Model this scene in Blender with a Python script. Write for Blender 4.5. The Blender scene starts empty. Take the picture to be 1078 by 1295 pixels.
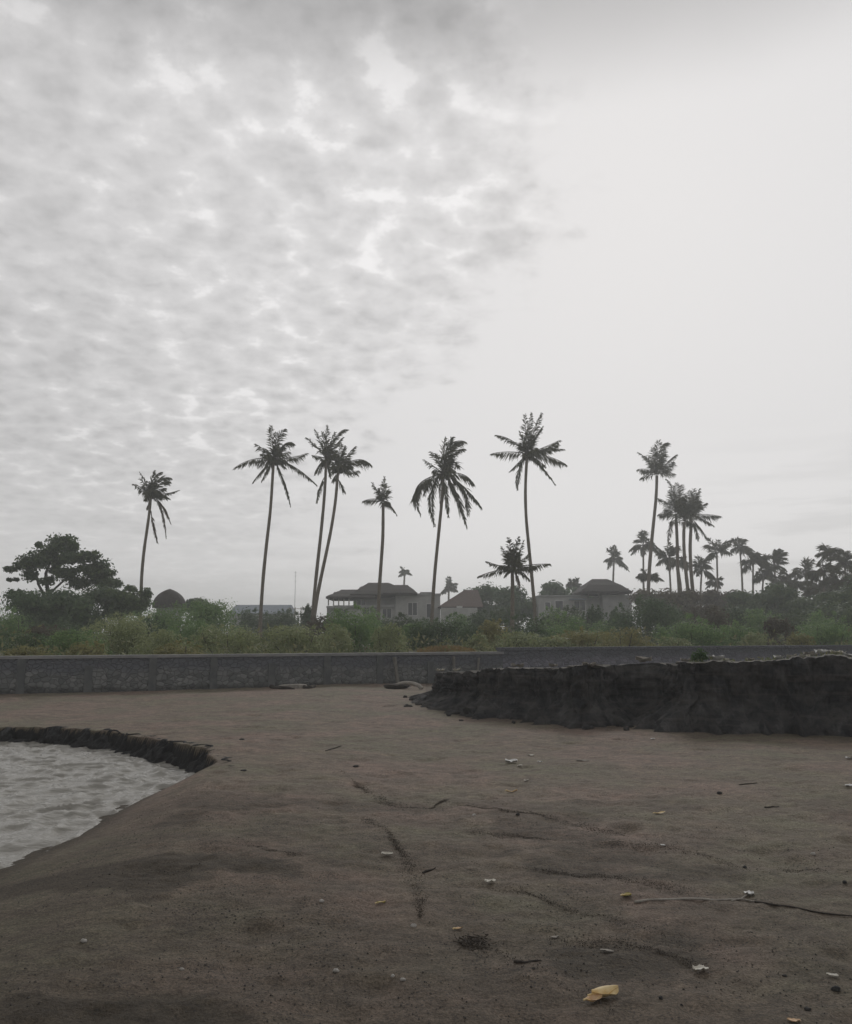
import bpy, math, random
import numpy as np
R = math.radians
rnd = random.Random(7)
RS = np.random.RandomState(11)
C = bpy.context.scene.collection
S = bpy.context.scene

# ------------------------------------------------------------------ camera model
F = 1035.0; W0, H0 = 1078.0, 1295.0
PITCH = math.atan((800 - H0/2) / F)
CAMZ = 2.0
cp, sp = math.cos(PITCH), math.sin(PITCH)
def ray(px, py):
    u = (px - W0/2)/F; v = (H0/2 - py)/F
    return (u, cp - v*sp, sp + v*cp)
def P(px, py, Y):                      # world point seen at a pixel at distance Y ahead
    d = ray(px, py); k = Y/d[1]
    return np.array((d[0]*k, Y, CAMZ + d[2]*k))
def G(px, py, z=0.0):                  # where a pixel's ray meets height z
    d = ray(px, py); k = (z - CAMZ)/d[2]
    return np.array((d[0]*k, d[1]*k, z))

# ------------------------------------------------------------------ noise
def _h(ix, iy, s):
    n = (ix*374761393 + iy*668265263 + s*1442695041) & 0xffffffff
    n = ((n ^ (n >> 13))*1274126177) & 0xffffffff
    return ((n ^ (n >> 16)) & 0xffff)/65535.0
def vnoise(x, y, s=0):
    x = np.asarray(x, float); y = np.asarray(y, float)
    ix = np.floor(x).astype(np.int64); iy = np.floor(y).astype(np.int64)
    fx = x-ix; fy = y-iy
    fx = fx*fx*fx*(fx*(fx*6-15)+10); fy = fy*fy*fy*(fy*(fy*6-15)+10)
    a = _h(ix, iy, s); b = _h(ix+1, iy, s); c = _h(ix, iy+1, s); d = _h(ix+1, iy+1, s)
    return ((a+(b-a)*fx)+((c+(d-c)*fx)-(a+(b-a)*fx))*fy)*2-1
def fbm(x, y, s=0, o=4, g=.5):
    t = 0; a = 1
    for i in range(o):
        t = t + a*vnoise(x*2**i + 17.3*i, y*2**i - 9.1*i, s+i); a *= g
    return t
def sstep(a, b, x):
    t = np.clip((np.asarray(x, float)-a)/(b-a), 0, 1); return t*t*(3-2*t)

# ------------------------------------------------------------------ mesh helpers
class MB:
    def __init__(s): s.ch = []; s.n = 0
    def add(s, V, Fc, m=0):
        V = np.asarray(V, float).reshape(-1, 3); Fc = np.asarray(Fc, np.int64)
        s.ch.append((V, Fc + s.n, m)); s.n += len(V); return s
    def build(s, name, mats, parent=None, smooth=False, loc=None):
        me = bpy.data.meshes.new(name)
        if not isinstance(mats, (list, tuple)): mats = [mats]
        V = np.concatenate([c[0] for c in s.ch])
        off = np.array(loc if loc is not None else (0, 0, 0), float)
        if parent is not None: off = np.array(parent['_abs'] if '_abs' in parent else parent.location)
        V = V - off
        loops = np.concatenate([c[1].ravel() for c in s.ch])
        tot = np.concatenate([np.full(len(c[1]), c[1].shape[1]) for c in s.ch])
        st = np.concatenate(([0], np.cumsum(tot)[:-1]))
        mi = np.concatenate([np.full(len(c[1]), c[2]) for c in s.ch])
        me.vertices.add(len(V)); me.vertices.foreach_set('co', V.ravel())
        me.loops.add(len(loops)); me.loops.foreach_set('vertex_index', loops.astype(np.int32))
        me.polygons.add(len(tot)); me.polygons.foreach_set('loop_start', st.astype(np.int32))
        me.polygons.foreach_set('material_index', mi.astype(np.int32))
        me.polygons.foreach_set('use_smooth', np.full(len(tot), smooth))
        for m in mats: me.materials.append(m)
        me.update(calc_edges=True); me.validate()
        o = bpy.data.objects.new(name, me); C.objects.link(o)
        if parent is not None:
            o.parent = parent
            if any(abs(v) > 1e-9 for v in ()): pass
            o['_abs'] = [float(v) for v in off]
        else:
            o.location = off; o['_abs'] = [float(v) for v in off]
        return o
    # ---- shapes
    def box(s, lo, hi, m=0):
        x0, y0, z0 = lo; x1, y1, z1 = hi
        return s.add([(x0,y0,z0),(x1,y0,z0),(x1,y1,z0),(x0,y1,z0),(x0,y0,z1),(x1,y0,z1),(x1,y1,z1),(x0,y1,z1)],
                     [(0,3,2,1),(4,5,6,7),(0,1,5,4),(1,2,6,5),(2,3,7,6),(3,0,4,7)], m)
    def prism(s, base, top, m=0):      # two matching rings
        n = len(base); V = list(base)+list(top)
        s.add(V, [(i,(i+1)%n,n+(i+1)%n,n+i) for i in range(n)], m)
        k = s.n
        s.add(list(base), [list(range(n))[::-1]], m); s.add(list(top), [list(range(n))], m)
        return s
    def tube(s, pts, rad, sides=6, m=0):
        pts = np.asarray(pts, float); n = len(pts)
        rad = np.full(n, rad) if np.isscalar(rad) else np.asarray(rad, float)
        T = np.gradient(pts, axis=0); T /= np.linalg.norm(T, axis=1)[:, None]+1e-9
        ref = np.array((0, 1, 0.0)) if abs(T[:, 1]).mean() < .8 else np.array((0, 0, 1.0))
        A = np.cross(T, ref); A /= np.linalg.norm(A, axis=1)[:, None]+1e-9
        B = np.cross(T, A)
        th = np.linspace(0, 2*math.pi, sides, endpoint=False)
        V = pts[:, None, :] + rad[:, None, None]*(A[:, None, :]*np.cos(th)[None, :, None]+B[:, None, :]*np.sin(th)[None, :, None])
        Fc = [(i*sides+j, i*sides+(j+1) % sides, (i+1)*sides+(j+1) % sides, (i+1)*sides+j) for i in range(n-1) for j in range(sides)]
        s.add(V, Fc, m)
        s.add(np.array([pts[0]]+list(V[0])), [(0, 1+(j+1) % sides, 1+j) for j in range(sides)], m)
        s.add(np.array([pts[-1]]+list(V[-1])), [(0, 1+j, 1+(j+1) % sides) for j in range(sides)], m)
        return s
    def grid(s, V, m=0):               # V (r,c,3)
        r, c = V.shape[:2]
        i = np.arange(r-1)[:, None]*c + np.arange(c-1)[None, :]
        return s.add(V, np.stack([i, i+1, i+c+1, i+c], -1).reshape(-1, 4), m)
    def leaves(s, pts, size, aspect=.45, up=.3, m=0, nrm=None):   # leaf-sized rhombs, random or facing outward
        n = len(pts)
        d = RS.normal(size=(n, 3)); d[:, 2] = d[:, 2]*.7 + up; d /= np.linalg.norm(d, axis=1)[:, None]
        o_ = RS.normal(size=(n, 3))
        if nrm is not None:
            o_ = nrm/(np.linalg.norm(nrm, axis=1)[:, None]+1e-9) + o_*.24
            d = d - o_*np.sum(d*o_, 1)[:, None]/np.sum(o_*o_, 1)[:, None]; d /= np.linalg.norm(d, axis=1)[:, None]+1e-9
        q = np.cross(d, o_); q /= np.linalg.norm(q, axis=1)[:, None]+1e-9
        L = size*RS.uniform(.6, 1.35, (n, 1))
        a = pts - d*L*.5; b = pts + d*L*.5; w = q*L*aspect*.5
        V = np.stack([a, pts+w, b, pts-w], 1).reshape(-1, 3)
        return s.add(V, np.arange(n*4).reshape(-1, 4), m)

def tag(o, label=None, cat=None, group=None, kind=None):
    if label: o['label'] = label
    if cat: o['category'] = cat
    if group: o['group'] = group
    if kind: o['kind'] = kind
    return o
def thing(name, loc, label, cat, group=None):
    o = bpy.data.objects.new(name, None); C.objects.link(o)
    o.location = [float(v) for v in loc]; o['_abs'] = [float(v) for v in loc]
    o.empty_display_size = .2
    return tag(o, label, cat, group)

# ------------------------------------------------------------------ node helpers
class NT:
    def __init__(s, nt): s.t = nt; s.L = nt.links.new
    def n(s, typ, ins=None, **kw):
        nd = s.t.nodes.new(typ)
        for k, v in kw.items(): setattr(nd, k, v)
        for k, v in (ins or {}).items(): s.put(nd.inputs[k], v)
        return nd
    def put(s, sock, v):
        if isinstance(v, bpy.types.NodeSocket): s.L(v, sock)
        elif hasattr(v, 'outputs'): s.L(v.outputs[0], sock)
        else: sock.default_value = v
    def m(s, op, a, b=0.0, c=0.0, clamp=False):
        nd = s.t.nodes.new('ShaderNodeMath'); nd.operation = op; nd.use_clamp = clamp
        s.put(nd.inputs[0], a); s.put(nd.inputs[1], b); s.put(nd.inputs[2], c)
        return nd.outputs[0]
    def mr(s, v, a, b, c, d, smooth=True):
        nd = s.t.nodes.new('ShaderNodeMapRange'); nd.interpolation_type = 'SMOOTHSTEP' if smooth else 'LINEAR'
        s.put(nd.inputs[0], v)
        for i, q in enumerate((a, b, c, d)): s.put(nd.inputs[i+1], q)
        return nd.outputs[0]
    def mix(s, f, a, b, mode='MIX'):
        nd = s.t.nodes.new('ShaderNodeMix'); nd.data_type = 'RGBA'; nd.blend_type = mode
        s.put(nd.inputs[0], f); s.put(nd.inputs[6], a); s.put(nd.inputs[7], b)
        return nd.outputs[2]
    def noise(s, vec, scale, detail=4, rough=.55, dist=0.0):
        nd = s.t.nodes.new('ShaderNodeTexNoise')
        if vec is not None: s.put(nd.inputs['Vector'], vec)
        nd.inputs['Scale'].default_value = scale; nd.inputs['Detail'].default_value = detail
        nd.inputs['Roughness'].default_value = rough; nd.inputs['Distortion'].default_value = dist
        return nd.outputs[0]
    def mapping(s, vec, scale=(1,1,1), rot=(0,0,0)):
        return s.n('ShaderNodeMapping', {'Vector': vec, 'Scale': scale, 'Rotation': rot}).outputs[0]
def c4(r, g, b): return (r, g, b, 1)
def newmat(name, rough=.9, spec=.3):
    m = bpy.data.materials.new(name); m.use_nodes = True
    t = NT(m.node_tree); b = m.node_tree.nodes['Principled BSDF']
    b.inputs['Roughness'].default_value = rough
    b.inputs['Specular IOR Level'].default_value = spec
    return m, t, b
def pos(t): return t.n('ShaderNodeNewGeometry').outputs['Position']
def simple(name, ca, cb, scale=3.0, rough=.9, bump=0.0, detail=5, stretch=(1,1,1), spec=.3):
    m, t, b = newmat(name, rough, spec)
    v = t.mapping(pos(t), stretch)
    f = t.mr(t.noise(v, scale, detail), .3, .7, 0, 1)
    t.put(b.inputs['Base Color'], t.mix(f, c4(*ca), c4(*cb)))
    if bump:
        t.put(b.inputs['Normal'], t.n('ShaderNodeBump', {'Height': t.noise(v, scale*3, 6), 'Strength': bump, 'Distance': .05}))
    return m
def foliage(name, ca, cb, cc, trans=.38):
    m = bpy.data.materials.new(name); m.use_nodes = True
    t = NT(m.node_tree); nd = m.node_tree.nodes
    out = nd['Material Output']; nd.remove(nd['Principled BSDF'])
    g = t.n('ShaderNodeNewGeometry')
    isl = g.outputs['Random Per Island']
    f = t.mr(t.noise(g.outputs['Position'], .9, 3), .35, .65, 0, 1)
    col = t.mix(f, c4(*ca), c4(*cb))
    col = t.mix(t.mr(isl, .55, 1, 0, .8, False), col, c4(*cc))
    d = t.n('ShaderNodeBsdfPrincipled', {'Base Color': col, 'Roughness': .6, 'Specular IOR Level': .25})
    tr = t.n('ShaderNodeBsdfTranslucent', {'Color': col})
    mx = t.n('ShaderNodeMixShader', {0: trans, 1: d.outputs[0], 2: tr.outputs[0]})
    t.L(mx.outputs[0], out.inputs[0])
    return m

M = {}
M['olive']  = foliage('olive_grey_leaves', (0.232,0.276,0.117), (0.313,0.344,0.170), (0.404,0.431,0.245))
M['mid']    = foliage('mid_green_leaves',  (0.128,0.223,0.074), (0.178,0.282,0.107), (0.272,0.360,0.136))
M['dark']   = foliage('dark_green_leaves', (0.055,0.099,0.042), (0.084,0.135,0.057), (0.122,0.176,0.072))
M['yellow'] = foliage('yellow_green_leaves', (0.209,0.209,0.071), (0.269,0.254,0.098), (0.344,0.314,0.135))
M['brown']  = foliage('brownish_leaves', (0.090,0.075,0.053), (0.120,0.105,0.068), (0.165,0.150,0.090))
M['tree']   = foliage('broad_tree_leaves', (0.057,0.096,0.045), (0.087,0.125,0.053), (0.134,0.174,0.069), .2)
M['palm']   = foliage('palm_leaflets', (.05,.055,.022), (.075,.075,.03), (.10,.095,.04), .15)
M['dead']   = foliage('dead_palm_leaflets', (.10,.075,.05), (.13,.10,.065), (.16,.13,.09), .2)
M['grass']  = foliage('dry_grass_blades', (.20,.13,.055), (.24,.17,.07), (.16,.15,.06))
M['scrub']  = foliage('scrub_blades', (0.143,0.172,0.072), (0.200,0.200,0.094), (0.272,0.257,0.136))
M['bark']   = simple('bark', (.06,.05,.04), (.10,.085,.07), 6, bump=.4)
M['ptrunk'] = simple('palm_trunk_bark', (.12,.10,.075), (.20,.17,.13), 4, bump=.3, stretch=(1,1,5))
M['nut']    = simple('coconut_husk', (.05,.045,.02), (.09,.075,.03), 5)
M['thatch'] = simple('dark_thatch', (.028,.024,.021), (.055,.047,.04), 3, bump=.6, stretch=(3,3,1))
M['rooftl'] = simple('brown_roof_tiles', (.085,.062,.052), (.115,.083,.07), 4, bump=.3)
M['metalr'] = simple('blue_grey_sheet_roof', (.16,.19,.23), (.21,.24,.28), 2, .6)
M['plaster']= simple('pale_plaster', (.38,.38,.37), (.46,.46,.44), 1.2)
M['plaster2']= simple('grey_plaster', (.32,.32,.32), (.39,.39,.38), 1.0)
M['glass']  = simple('dark_window_glass', (.03,.035,.04), (.05,.055,.06), 1, .15, spec=.5)
M['frame']  = simple('white_window_frame', (.55,.55,.53), (.62,.61,.6), 2, .6)
M['post']   = simple('pale_timber_post', (.30,.28,.25), (.38,.36,.32), 5)
M['steel']  = simple('grey_steel', (.3,.3,.3), (.36,.36,.36), 3, .5)
M['drift']  = simple('pale_driftwood', (.26,.24,.21), (.38,.35,.31), 9, bump=.4)
M['oldpole'] = simple('weathered_pole', (.15,.145,.13), (.21,.20,.18), 7)
M['darkwd'] = simple('dark_driftwood', (.035,.03,.026), (.06,.05,.042), 9, bump=.4)
M['white']  = simple('white_plastic', (.6,.6,.58), (.72,.71,.69), 20, .5)
M['cream']  = simple('cream_plastic', (.5,.47,.4), (.6,.57,.5), 20, .6)
M['stone']  = simple('dark_stone', (.03,.03,.03), (.055,.052,.05), 15, .8, bump=.4)
M['pebble'] = simple('pale_pebble', (.35,.33,.3), (.5,.48,.45), 25, .7)
M['leafy']  = simple('yellow_dry_leaf', (.60,.43,.19), (.78,.64,.38), 14, .6)
M['leafg']  = simple('yellow_green_leaf', (.22,.2,.04), (.34,.3,.07), 14, .6)
M['leafo']  = simple('orange_dry_leaf', (.55,.36,.2), (.66,.48,.32), 14, .6)
M['wrack']  = simple('dark_drift_debris', (.045,.036,.029), (.08,.066,.052), 12)
M['gravel'] = simple('black_gravel', (.04,.037,.034), (.085,.077,.07), 9, .8)

# ------------------------------------------------------------------ sand materials
def sand_material():
    m, t, b = newmat('black_sand', .85, .25)
    p = pos(t)
    big = t.mr(t.noise(p, .45, 3), .38, .62, 0, 1)
    med = t.mr(t.noise(t.mapping(p, (1, 1.6, 1)), 1.7, 5, .6), .35, .65, 0, 1)
    fin = t.noise(p, 60, 4, .7)
    col = t.mix(big, c4(.226,.166,.132), c4(.176,.160,.110))           # reddish brown / olive
    col = t.mix(t.m('MULTIPLY', med, .8), col, c4(.146,.117,.092))
    wet = t.n('ShaderNodeAttribute', attribute_name='wet').outputs['Fac']  # wetness, plus the shade painted along the bank foot
    wetn = t.m('ADD', wet, t.m('MULTIPLY', t.m('SUBTRACT', t.noise(p, 2.3, 5, .65), .5), t.m('MULTIPLY', t.m('MULTIPLY', wet, t.m('SUBTRACT', 1.0, wet)), 3.2)), clamp=True)
    col = t.mix(wetn, col, c4(.066,.053,.038))
    col = t.mix(t.mr(wet, 1.05, 1.5, 0, 1), col, c4(.014, .014, .014))
    grain = t.m('MULTIPLY', t.mr(fin, .28, .72, .42, 1.58, False), t.mr(t.noise(t.mapping(p, (1, 1.5, 1)), 8, 8, .74), .3, .7, .58, 1.42, False))
    col = t.mix(1.0, col, t.n('ShaderNodeCombineColor', {0: grain, 1: grain, 2: grain}).outputs[0], 'MULTIPLY')
    spk = t.n('ShaderNodeTexVoronoi', {'Vector': p, 'Scale': 34.0, 'Randomness': 1.0})
    sp_ = t.m('MULTIPLY', t.mr(spk.outputs['Distance'], .18, .32, 1, 0), t.mr(t.noise(p, 2.2, 4, .6), .44, .62, 0, .85))
    col = t.mix(sp_, col, c4(.03, .028, .026))
    t.put(b.inputs['Base Color'], col)
    hgt = t.m('ADD', t.m('MULTIPLY', t.noise(p, 22, 6, .7), .5), t.m('MULTIPLY', fin, .18))
    t.put(b.inputs['Normal'], t.n('ShaderNodeBump', {'Height': hgt, 'Strength': 1.0, 'Distance': .05}))
    return m
M['sand'] = sand_material()
def bank_material():
    m, t, b = newmat('moist_black_sand', .85, .2)
    p = pos(t)
    st = t.noise(t.mapping(p, (.5, .5, 9)), 1.0, 4, .6)
    n = t.noise(p, 2.6, 6, .65)
    col = t.mix(t.mr(n, .35, .65, 0, 1), c4(.032,.033,.036), c4(.072,.069,.066))
    col = t.mix(t.mr(st, .52, .62, 0, .5), col, c4(.095,.088,.08))
    run = t.noise(t.mapping(p, (2.6, 2.6, .55)), 1.3, 6, .65)
    col = t.mix(t.mr(run, .50, .68, 0, .8), col, c4(.108,.106,.103))
    col = t.mix(t.mr(run, .46, .32, 0, .8), col, c4(.018,.019,.021))
    t.put(b.inputs['Base Color'], col)
    t.put(b.inputs['Normal'], t.n('ShaderNodeBump', {'Height': t.m('ADD', t.noise(p, 14, 6, .7), t.m('ADD', st, t.m('MULTIPLY', run, 2.0))), 'Strength': .8, 'Distance': .06}))
    return m
M['bank'] = bank_material()
M['wetclod'] = simple('wet_black_sand', (.012,.012,.013), (.028,.028,.028), 9, .7, bump=.6)
M['banktop'] = simple('dry_grey_sand', (.085,.08,.07), (.135,.125,.105), 2.2, bump=.4)
def wall_material(name, lo, hi, zsplit):
    m, t, b = newmat(name, .9, .2)
    p = pos(t)
    v = t.n('ShaderNodeTexVoronoi', {'Vector': t.mapping(p, (1, 1, 1.3)), 'Scale': 5.2}, feature='F1')
    e = t.n('ShaderNodeTexVoronoi', {'Vector': t.mapping(p, (1, 1, 1.3)), 'Scale': 5.2}, feature='DISTANCE_TO_EDGE')
    sepc = t.n('ShaderNodeSeparateColor', {0: v.outputs['Color']})
    stone = t.mix(sepc.outputs[0], c4(*lo), c4(*hi))
    z = t.n('ShaderNodeSeparateXYZ', {0: p}).outputs[2]
    zz = t.m('ADD', z, t.m('MULTIPLY', t.m('SUBTRACT', t.noise(p, 1.1, 4), .5), .5))
    smooth_ = t.mix(t.noise(p, 1.6, 5), c4(.10,.107,.12), c4(.155,.162,.178))
    col = t.mix(t.mr(zz, zsplit-.15, zsplit+.18, 0, 1), stone, smooth_)
    mort = t.mr(e.outputs['Distance'], .0, .06, 1, 0)
    col = t.mix(t.m('MULTIPLY', mort, .5), col, c4(.05,.05,.05))
    col = t.mix(t.mr(zz, .02, .2, .6, 0), col, c4(.035,.035,.033))
    t.put(b.inputs['Base Color'], col)
    t.put(b.inputs['Normal'], t.n('ShaderNodeBump', {'Height': t.m('MINIMUM', e.outputs['Distance'], .12), 'Strength': .8, 'Distance': .25}))
    return m
M['wall'] = wall_material('rubble_stone_wall', (.12,.127,.127), (.23,.236,.23), .66)
M['wall2'] = wall_material('grey_stone_wall', (.15,.15,.175), (.23,.23,.26), .9)
M['cap'] = simple('weathered_concrete_coping', (.20,.20,.20), (.27,.27,.265), 2.0, bump=.3)
M['pil'] = simple('dark_mossy_concrete', (.09,.098,.10), (.135,.14,.138), 3.0, bump=.3)
def water_material():
    m, t, b = newmat('silty_river_water', .06, .5)
    b.inputs['IOR'].default_value = 1.33
    p = pos(t)
    t.put(b.inputs['Base Color'], t.mix(t.noise(p, .7, 3), c4(.25,.238,.21), c4(.30,.288,.255)))
    h = t.m('ADD', t.noise(t.mapping(p, (5, 12, 1)), 1.0, 4, .6), t.m('MULTIPLY', t.noise(t.mapping(p, (14, 30, 1)), 1.0, 3, .6), .4))
    t.put(b.inputs['Normal'], t.n('ShaderNodeBump', {'Height': h, 'Strength': .6, 'Distance': .03}))
    return m
M['water'] = water_material()
M['inland'] = simple('scrubby_soil', (.10,.09,.06), (.075,.085,.045), .6, bump=.3)

# ------------------------------------------------------------------ terrain
ZW = -0.30
nb = np.array([G(px, py, ZW)[:2] for px, py in ((-900,926),(-300,932),(0,938),(60,940.5),(120,947),(160,954),(200,964),(248,984))] + [(-3.05, 12.2), (-2.75, 11.7), (-2.3, 11.2)])
es = np.array([(-5.6, -2), (-5.0, 2), (-4.55, 5)] + [tuple(G(px, py, ZW)[:2]) for px, py in ((0,1104),(60,1074),(120,1043),(180,1012),(246,984))] + [(-3.5, 14), (-3.2, 30)])
def beach(x, y, want_wet=False):
    x = np.asarray(x, float); y = np.asarray(y, float)
    base = np.interp(x, [-9, -3.5, 0, 60], [-.05, .05, 0, 0])
    base = base + .022*fbm(x*.55, y*.55, 3, 3) + .012*fbm(x*2.1, y*2.1, 9, 3)
    fore = 1-sstep(9, 14, y)
    base = base + fore*(.010*fbm(x*7, y*7, 21, 3) + .006*np.clip(vnoise(x*19, y*19, 24), 0, 1) + .012*np.abs(vnoise(x*2.7, y*4.3, 5))) + .006*fbm(x*5, y*5, 31, 2)
    dim = np.clip(fbm(x*1.9, y*2.4, 77, 2)-.62, 0, 1)                   # trodden dimples
    base = base - .06*dim
    jx = .15*vnoise(x*2.2, y*2.2, 40)+.13*vnoise(x*5, y*5, 41)+.06*vnoise(x*15, y*15, 42)+.13*np.round(vnoise(x*3.1+.7*y, y*3.1, 43)*2.2)/2.2
    dN = y - np.interp(x, nb[:, 0], nb[:, 1]) + jx*.35 - .22
    xe = np.interp(y, es[:, 1], es[:, 0]) + .05*vnoise(y*1.2, y*0, 50)
    dE = x - xe
    sw = np.interp(y, [5, 9, 12.9, 13.2], [2.6, 1.8, .75, .7])
    hE = np.where(dE > 0, ZW + .38*sstep(-1.0, 1.0, dE/sw)*1.0 - .19 + .19*np.clip(dE/sw, 0, 1), ZW + .16*np.maximum(dE, -3))
    wN = np.interp(x, [-9, -4], [.16, .30])
    tt = np.clip(dN/wN, -.6, 1)
    hN = np.where(dN < 0, ZW - .45, ZW - .04 + .50*tt)
    h = np.minimum(base, np.maximum(hE, hN))
    if not want_wet: return h
    cliff = sstep(-.3, .02, dN)*(1-sstep(wN*.8, wN*1.0+.05, dN))*(x < -2.6)
    cliff = cliff*(h < base-.01)
    shore = (1-sstep(.0, .45*sw, dE))*(dN < .1)*1.1
    damp = .62*(1-sstep(4.0, 11.5, y+.55*x+1.1*fbm(x*.6, y*.6, 61, 3)))
    band = .65*sstep(.15, .6, fbm(x*.8, y*1.1, 66, 4))*(1-sstep(8, 13, y))
    toe_shade = .5*(1-sstep(.1, 1.4, bank_front(x)-y+.3*vnoise(x, y, 68)))*(x > 0)  # moist sand at the bank foot, the bank's soft shadow painted in too
    return h, np.clip(np.maximum.reduce([cliff*1.6, shore*.9, damp+band*.8, toe_shade]), 0, 1.6)

# right-hand sand bank lines (base at the beach, edge on top)
bb = [(530,890),(560,898),(591,905),(635,908),(674,911),(735,920),(780,915),(807,912),(863,926),(910,925),(962,926),(1078,930),(1250,940),(1600,960)]
bt = [(533,852),(560,850),(591,848),(635,845),(674,844),(735,843),(780,841),(807,840),(863,838),(910,837),(962,835),(1078,831),(1250,826),(1600,818)]
BB = np.array([G(px, py, 0)[:2] for px, py in bb])
def bank_front(x): return np.interp(x, BB[:, 0], BB[:, 1])

xs = np.concatenate([np.linspace(-70, -13, 90), np.arange(-12.95, 6.5, .045), np.linspace(6.6, 16, 90), np.linspace(16.5, 75, 60)])
ys = np.concatenate([np.linspace(-6, 2.4, 20), np.arange(2.5, 19, .04), np.linspace(19.1, 27, 70), np.linspace(27.3, 60, 50)])
X, Yg = np.meshgrid(xs, ys)
Hh, WET = beach(X, Yg, True)
sand = MB().grid(np.stack([X, Yg, Hh], -1)).build('sand', M['sand'], smooth=True)
tag(sand, 'dark volcanic sand beach stretching to the stone sea wall', kind='structure'); sand['category'] = 'ground'
at = sand.data.attributes.new('wet', 'FLOAT', 'POINT'); at.data.foreach_set('value', WET.ravel().astype(np.float32))

# water
xs = np.concatenate([np.linspace(-70, -13, 80), np.arange(-12.9, -2.3, .04)]); ys = np.concatenate([np.linspace(-6, 5, 60), np.arange(5.05, 19.5, .035)])
X, Yg = np.meshgrid(xs, ys)
wx = X+.25*vnoise(X*.7, Yg*.7, 88); wy = Yg+.25*vnoise(X*.7+9, Yg*.7, 89)
rg = lambda f, fy, sd_: (1-np.abs(vnoise(wx*f, wy*fy, sd_)))**2
wv = .046*rg(1.5, 2.0, 81)*(.5+.5*vnoise(X*.5, Yg*.5, 90)) + .034*rg(3.0, 3.8, 82) + .014*rg(6.5, 8.0, 83) - .035
wv = wv*1.5
wat = MB().grid(np.stack([X, Yg, ZW+wv], -1)).build('water', M['water'], smooth=True)
tag(wat, 'rippled grey river water below the cut sand edge', kind='structure'); wat['category'] = 'water'

# sand bank: loft of profiles along the front
def catpts(A, n):
    A = np.asarray(A, float); d = np.concatenate(([0], np.cumsum(np.linalg.norm(np.diff(A[:, :2], axis=0), axis=1))))
    s = np.linspace(0, d[-1], n); return np.stack([np.interp(s, d, A[:, i]) for i in range(A.shape[1])], 1), s
pts = []
b0 = G(530, 890, 0)
pts += [(b0[0]+2.6, b0[1]+9.5, .22, .10), (b0[0]+1.3, b0[1]+5.0, .45, .08), (b0[0]+.35, b0[1]+1.8, .78, .07)]
for i, ((px, py), (tx, ty)) in enumerate(zip(bb, bt)):
    g = G(px, py, 0); set_ = .45
    tz = P(tx, ty, g[1]+set_)[2]
    sl = float(np.interp(px, [530, 640, 800, 880, 1000, 1250], [.075, .07, .065, .055, .022, .012]))
    pts.append((g[0], g[1], tz, sl))
L_, sarr = catpts(pts, 1000)
for c in range(4):
    k = np.ones(15)/15; pad = np.pad(L_[:, c], 7, mode='edge'); L_[:, c] = np.convolve(pad, k, 'valid')
T_ = np.gradient(L_[:, :2], axis=0); T_ /= np.linalg.norm(T_, axis=1)[:, None]
Nn = np.stack([-T_[:, 1], T_[:, 0]], 1)              # pointing into the bank
NF = 72
tv = np.linspace(0, 1, NF)[:, None]; sv = sarr[None, :]
H_ = L_[:, 2][None, :]
lump = fbm(sv*.7, tv*.6+3, 101, 3)
fl = 1-np.abs(vnoise(sv*1.6+tv*.5, tv*.35, 104)); fl2 = 1-np.abs(vnoise(sv*3.7-tv*.8, tv*.8, 105))
prof = -.55*np.clip(.42-tv, 0, 1)**1.15*2.0*(.55+.75*fl**2) + .42*sstep(.0, .55, tv) + .02*sstep(.85, 1, tv)
off = prof + .20*lump*(1-.4*tv) - .27*(fl**3-.3)*(1-.85*tv)*1.1 - .13*(fl2**4-.2)*(1-.4*tv) + .06*fbm(sv*5, tv*5, 107, 3) + .035*fbm(sv*13, tv*10, 108, 3) + .10*np.round(vnoise(sv*2.1, tv*1.3, 115)*2)/2*sstep(.2, .7, tv) + .05*np.abs(vnoise(sv*4.5, tv*6, 116))
scoop = .38*np.exp(-((sv-sarr[np.argmin(abs(L_[:, 0]-G(812,912,0)[0]))])/.55)**2)*np.exp(-((tv-.33)/.2)**2)
off = off + scoop
zf = -.06 + (H_+.06)*tv + .02*fbm(sv*4, tv*6, 110, 2)*np.sin(tv*math.pi) + .022*vnoise(sv*2.1, tv*0, 112)*tv + .018*vnoise(sv*7, tv*0, 113)*tv + .026*np.round(vnoise(sv*3.4, tv*0, 117)*2)/2*tv**3 + .02*vnoise(sv*17, tv*0, 118)*tv**4
face = np.stack([L_[:, 0][None]+Nn[:, 0][None]*off, L_[:, 1][None]+Nn[:, 1][None]*off, zf], -1)
bk = np.array([0, .06, .2, .5, .9, 1.5, 2.3, 3.4, 5, 7, 9.5, 13, 18, 24])[:, None]
dd = np.array([0.0, 1.0])                            # the top runs straight back, away from the beach
rowdir = Nn*.0 + np.array([0.5, 1.0]); rowdir /= np.linalg.norm(rowdir, axis=1)[:, None]
wl = np.interp(np.arange(len(L_)), [0, 60, 150], [.0, .3, 1])[None]
mix_ = np.clip(bk/1.2, 0, 1)[..., None]
dirb = Nn[None]*(1-mix_)+rowdir[None]*mix_
edge = face[-1]
zt = edge[None, :, 2] + .012*np.clip(bk*6, 0, 1) - L_[:, 3][None]*bk*(1+bk*.03) + np.clip(bk, 0, 1)*(.03*fbm(sv*1.3, bk*1.3, 120, 3)+.015*vnoise(sv*5, bk*5, 121))
zt = np.maximum(zt, -.08)
top = np.stack([edge[None, :, 0]+dirb[..., 0]*bk, edge[None, :, 1]+dirb[..., 1]*bk, zt], -1)
bank = MB(); bank.grid(face[:, ::-1], 0); bank.grid(top[:, ::-1], 1)
bk_o = bank.build('sand_bank', [M['bank'], M['banktop']], smooth=True)
tag(bk_o, 'eroded dark sand bank with a ragged vertical face', kind='structure'); bk_o['category'] = 'sand bank'
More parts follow.
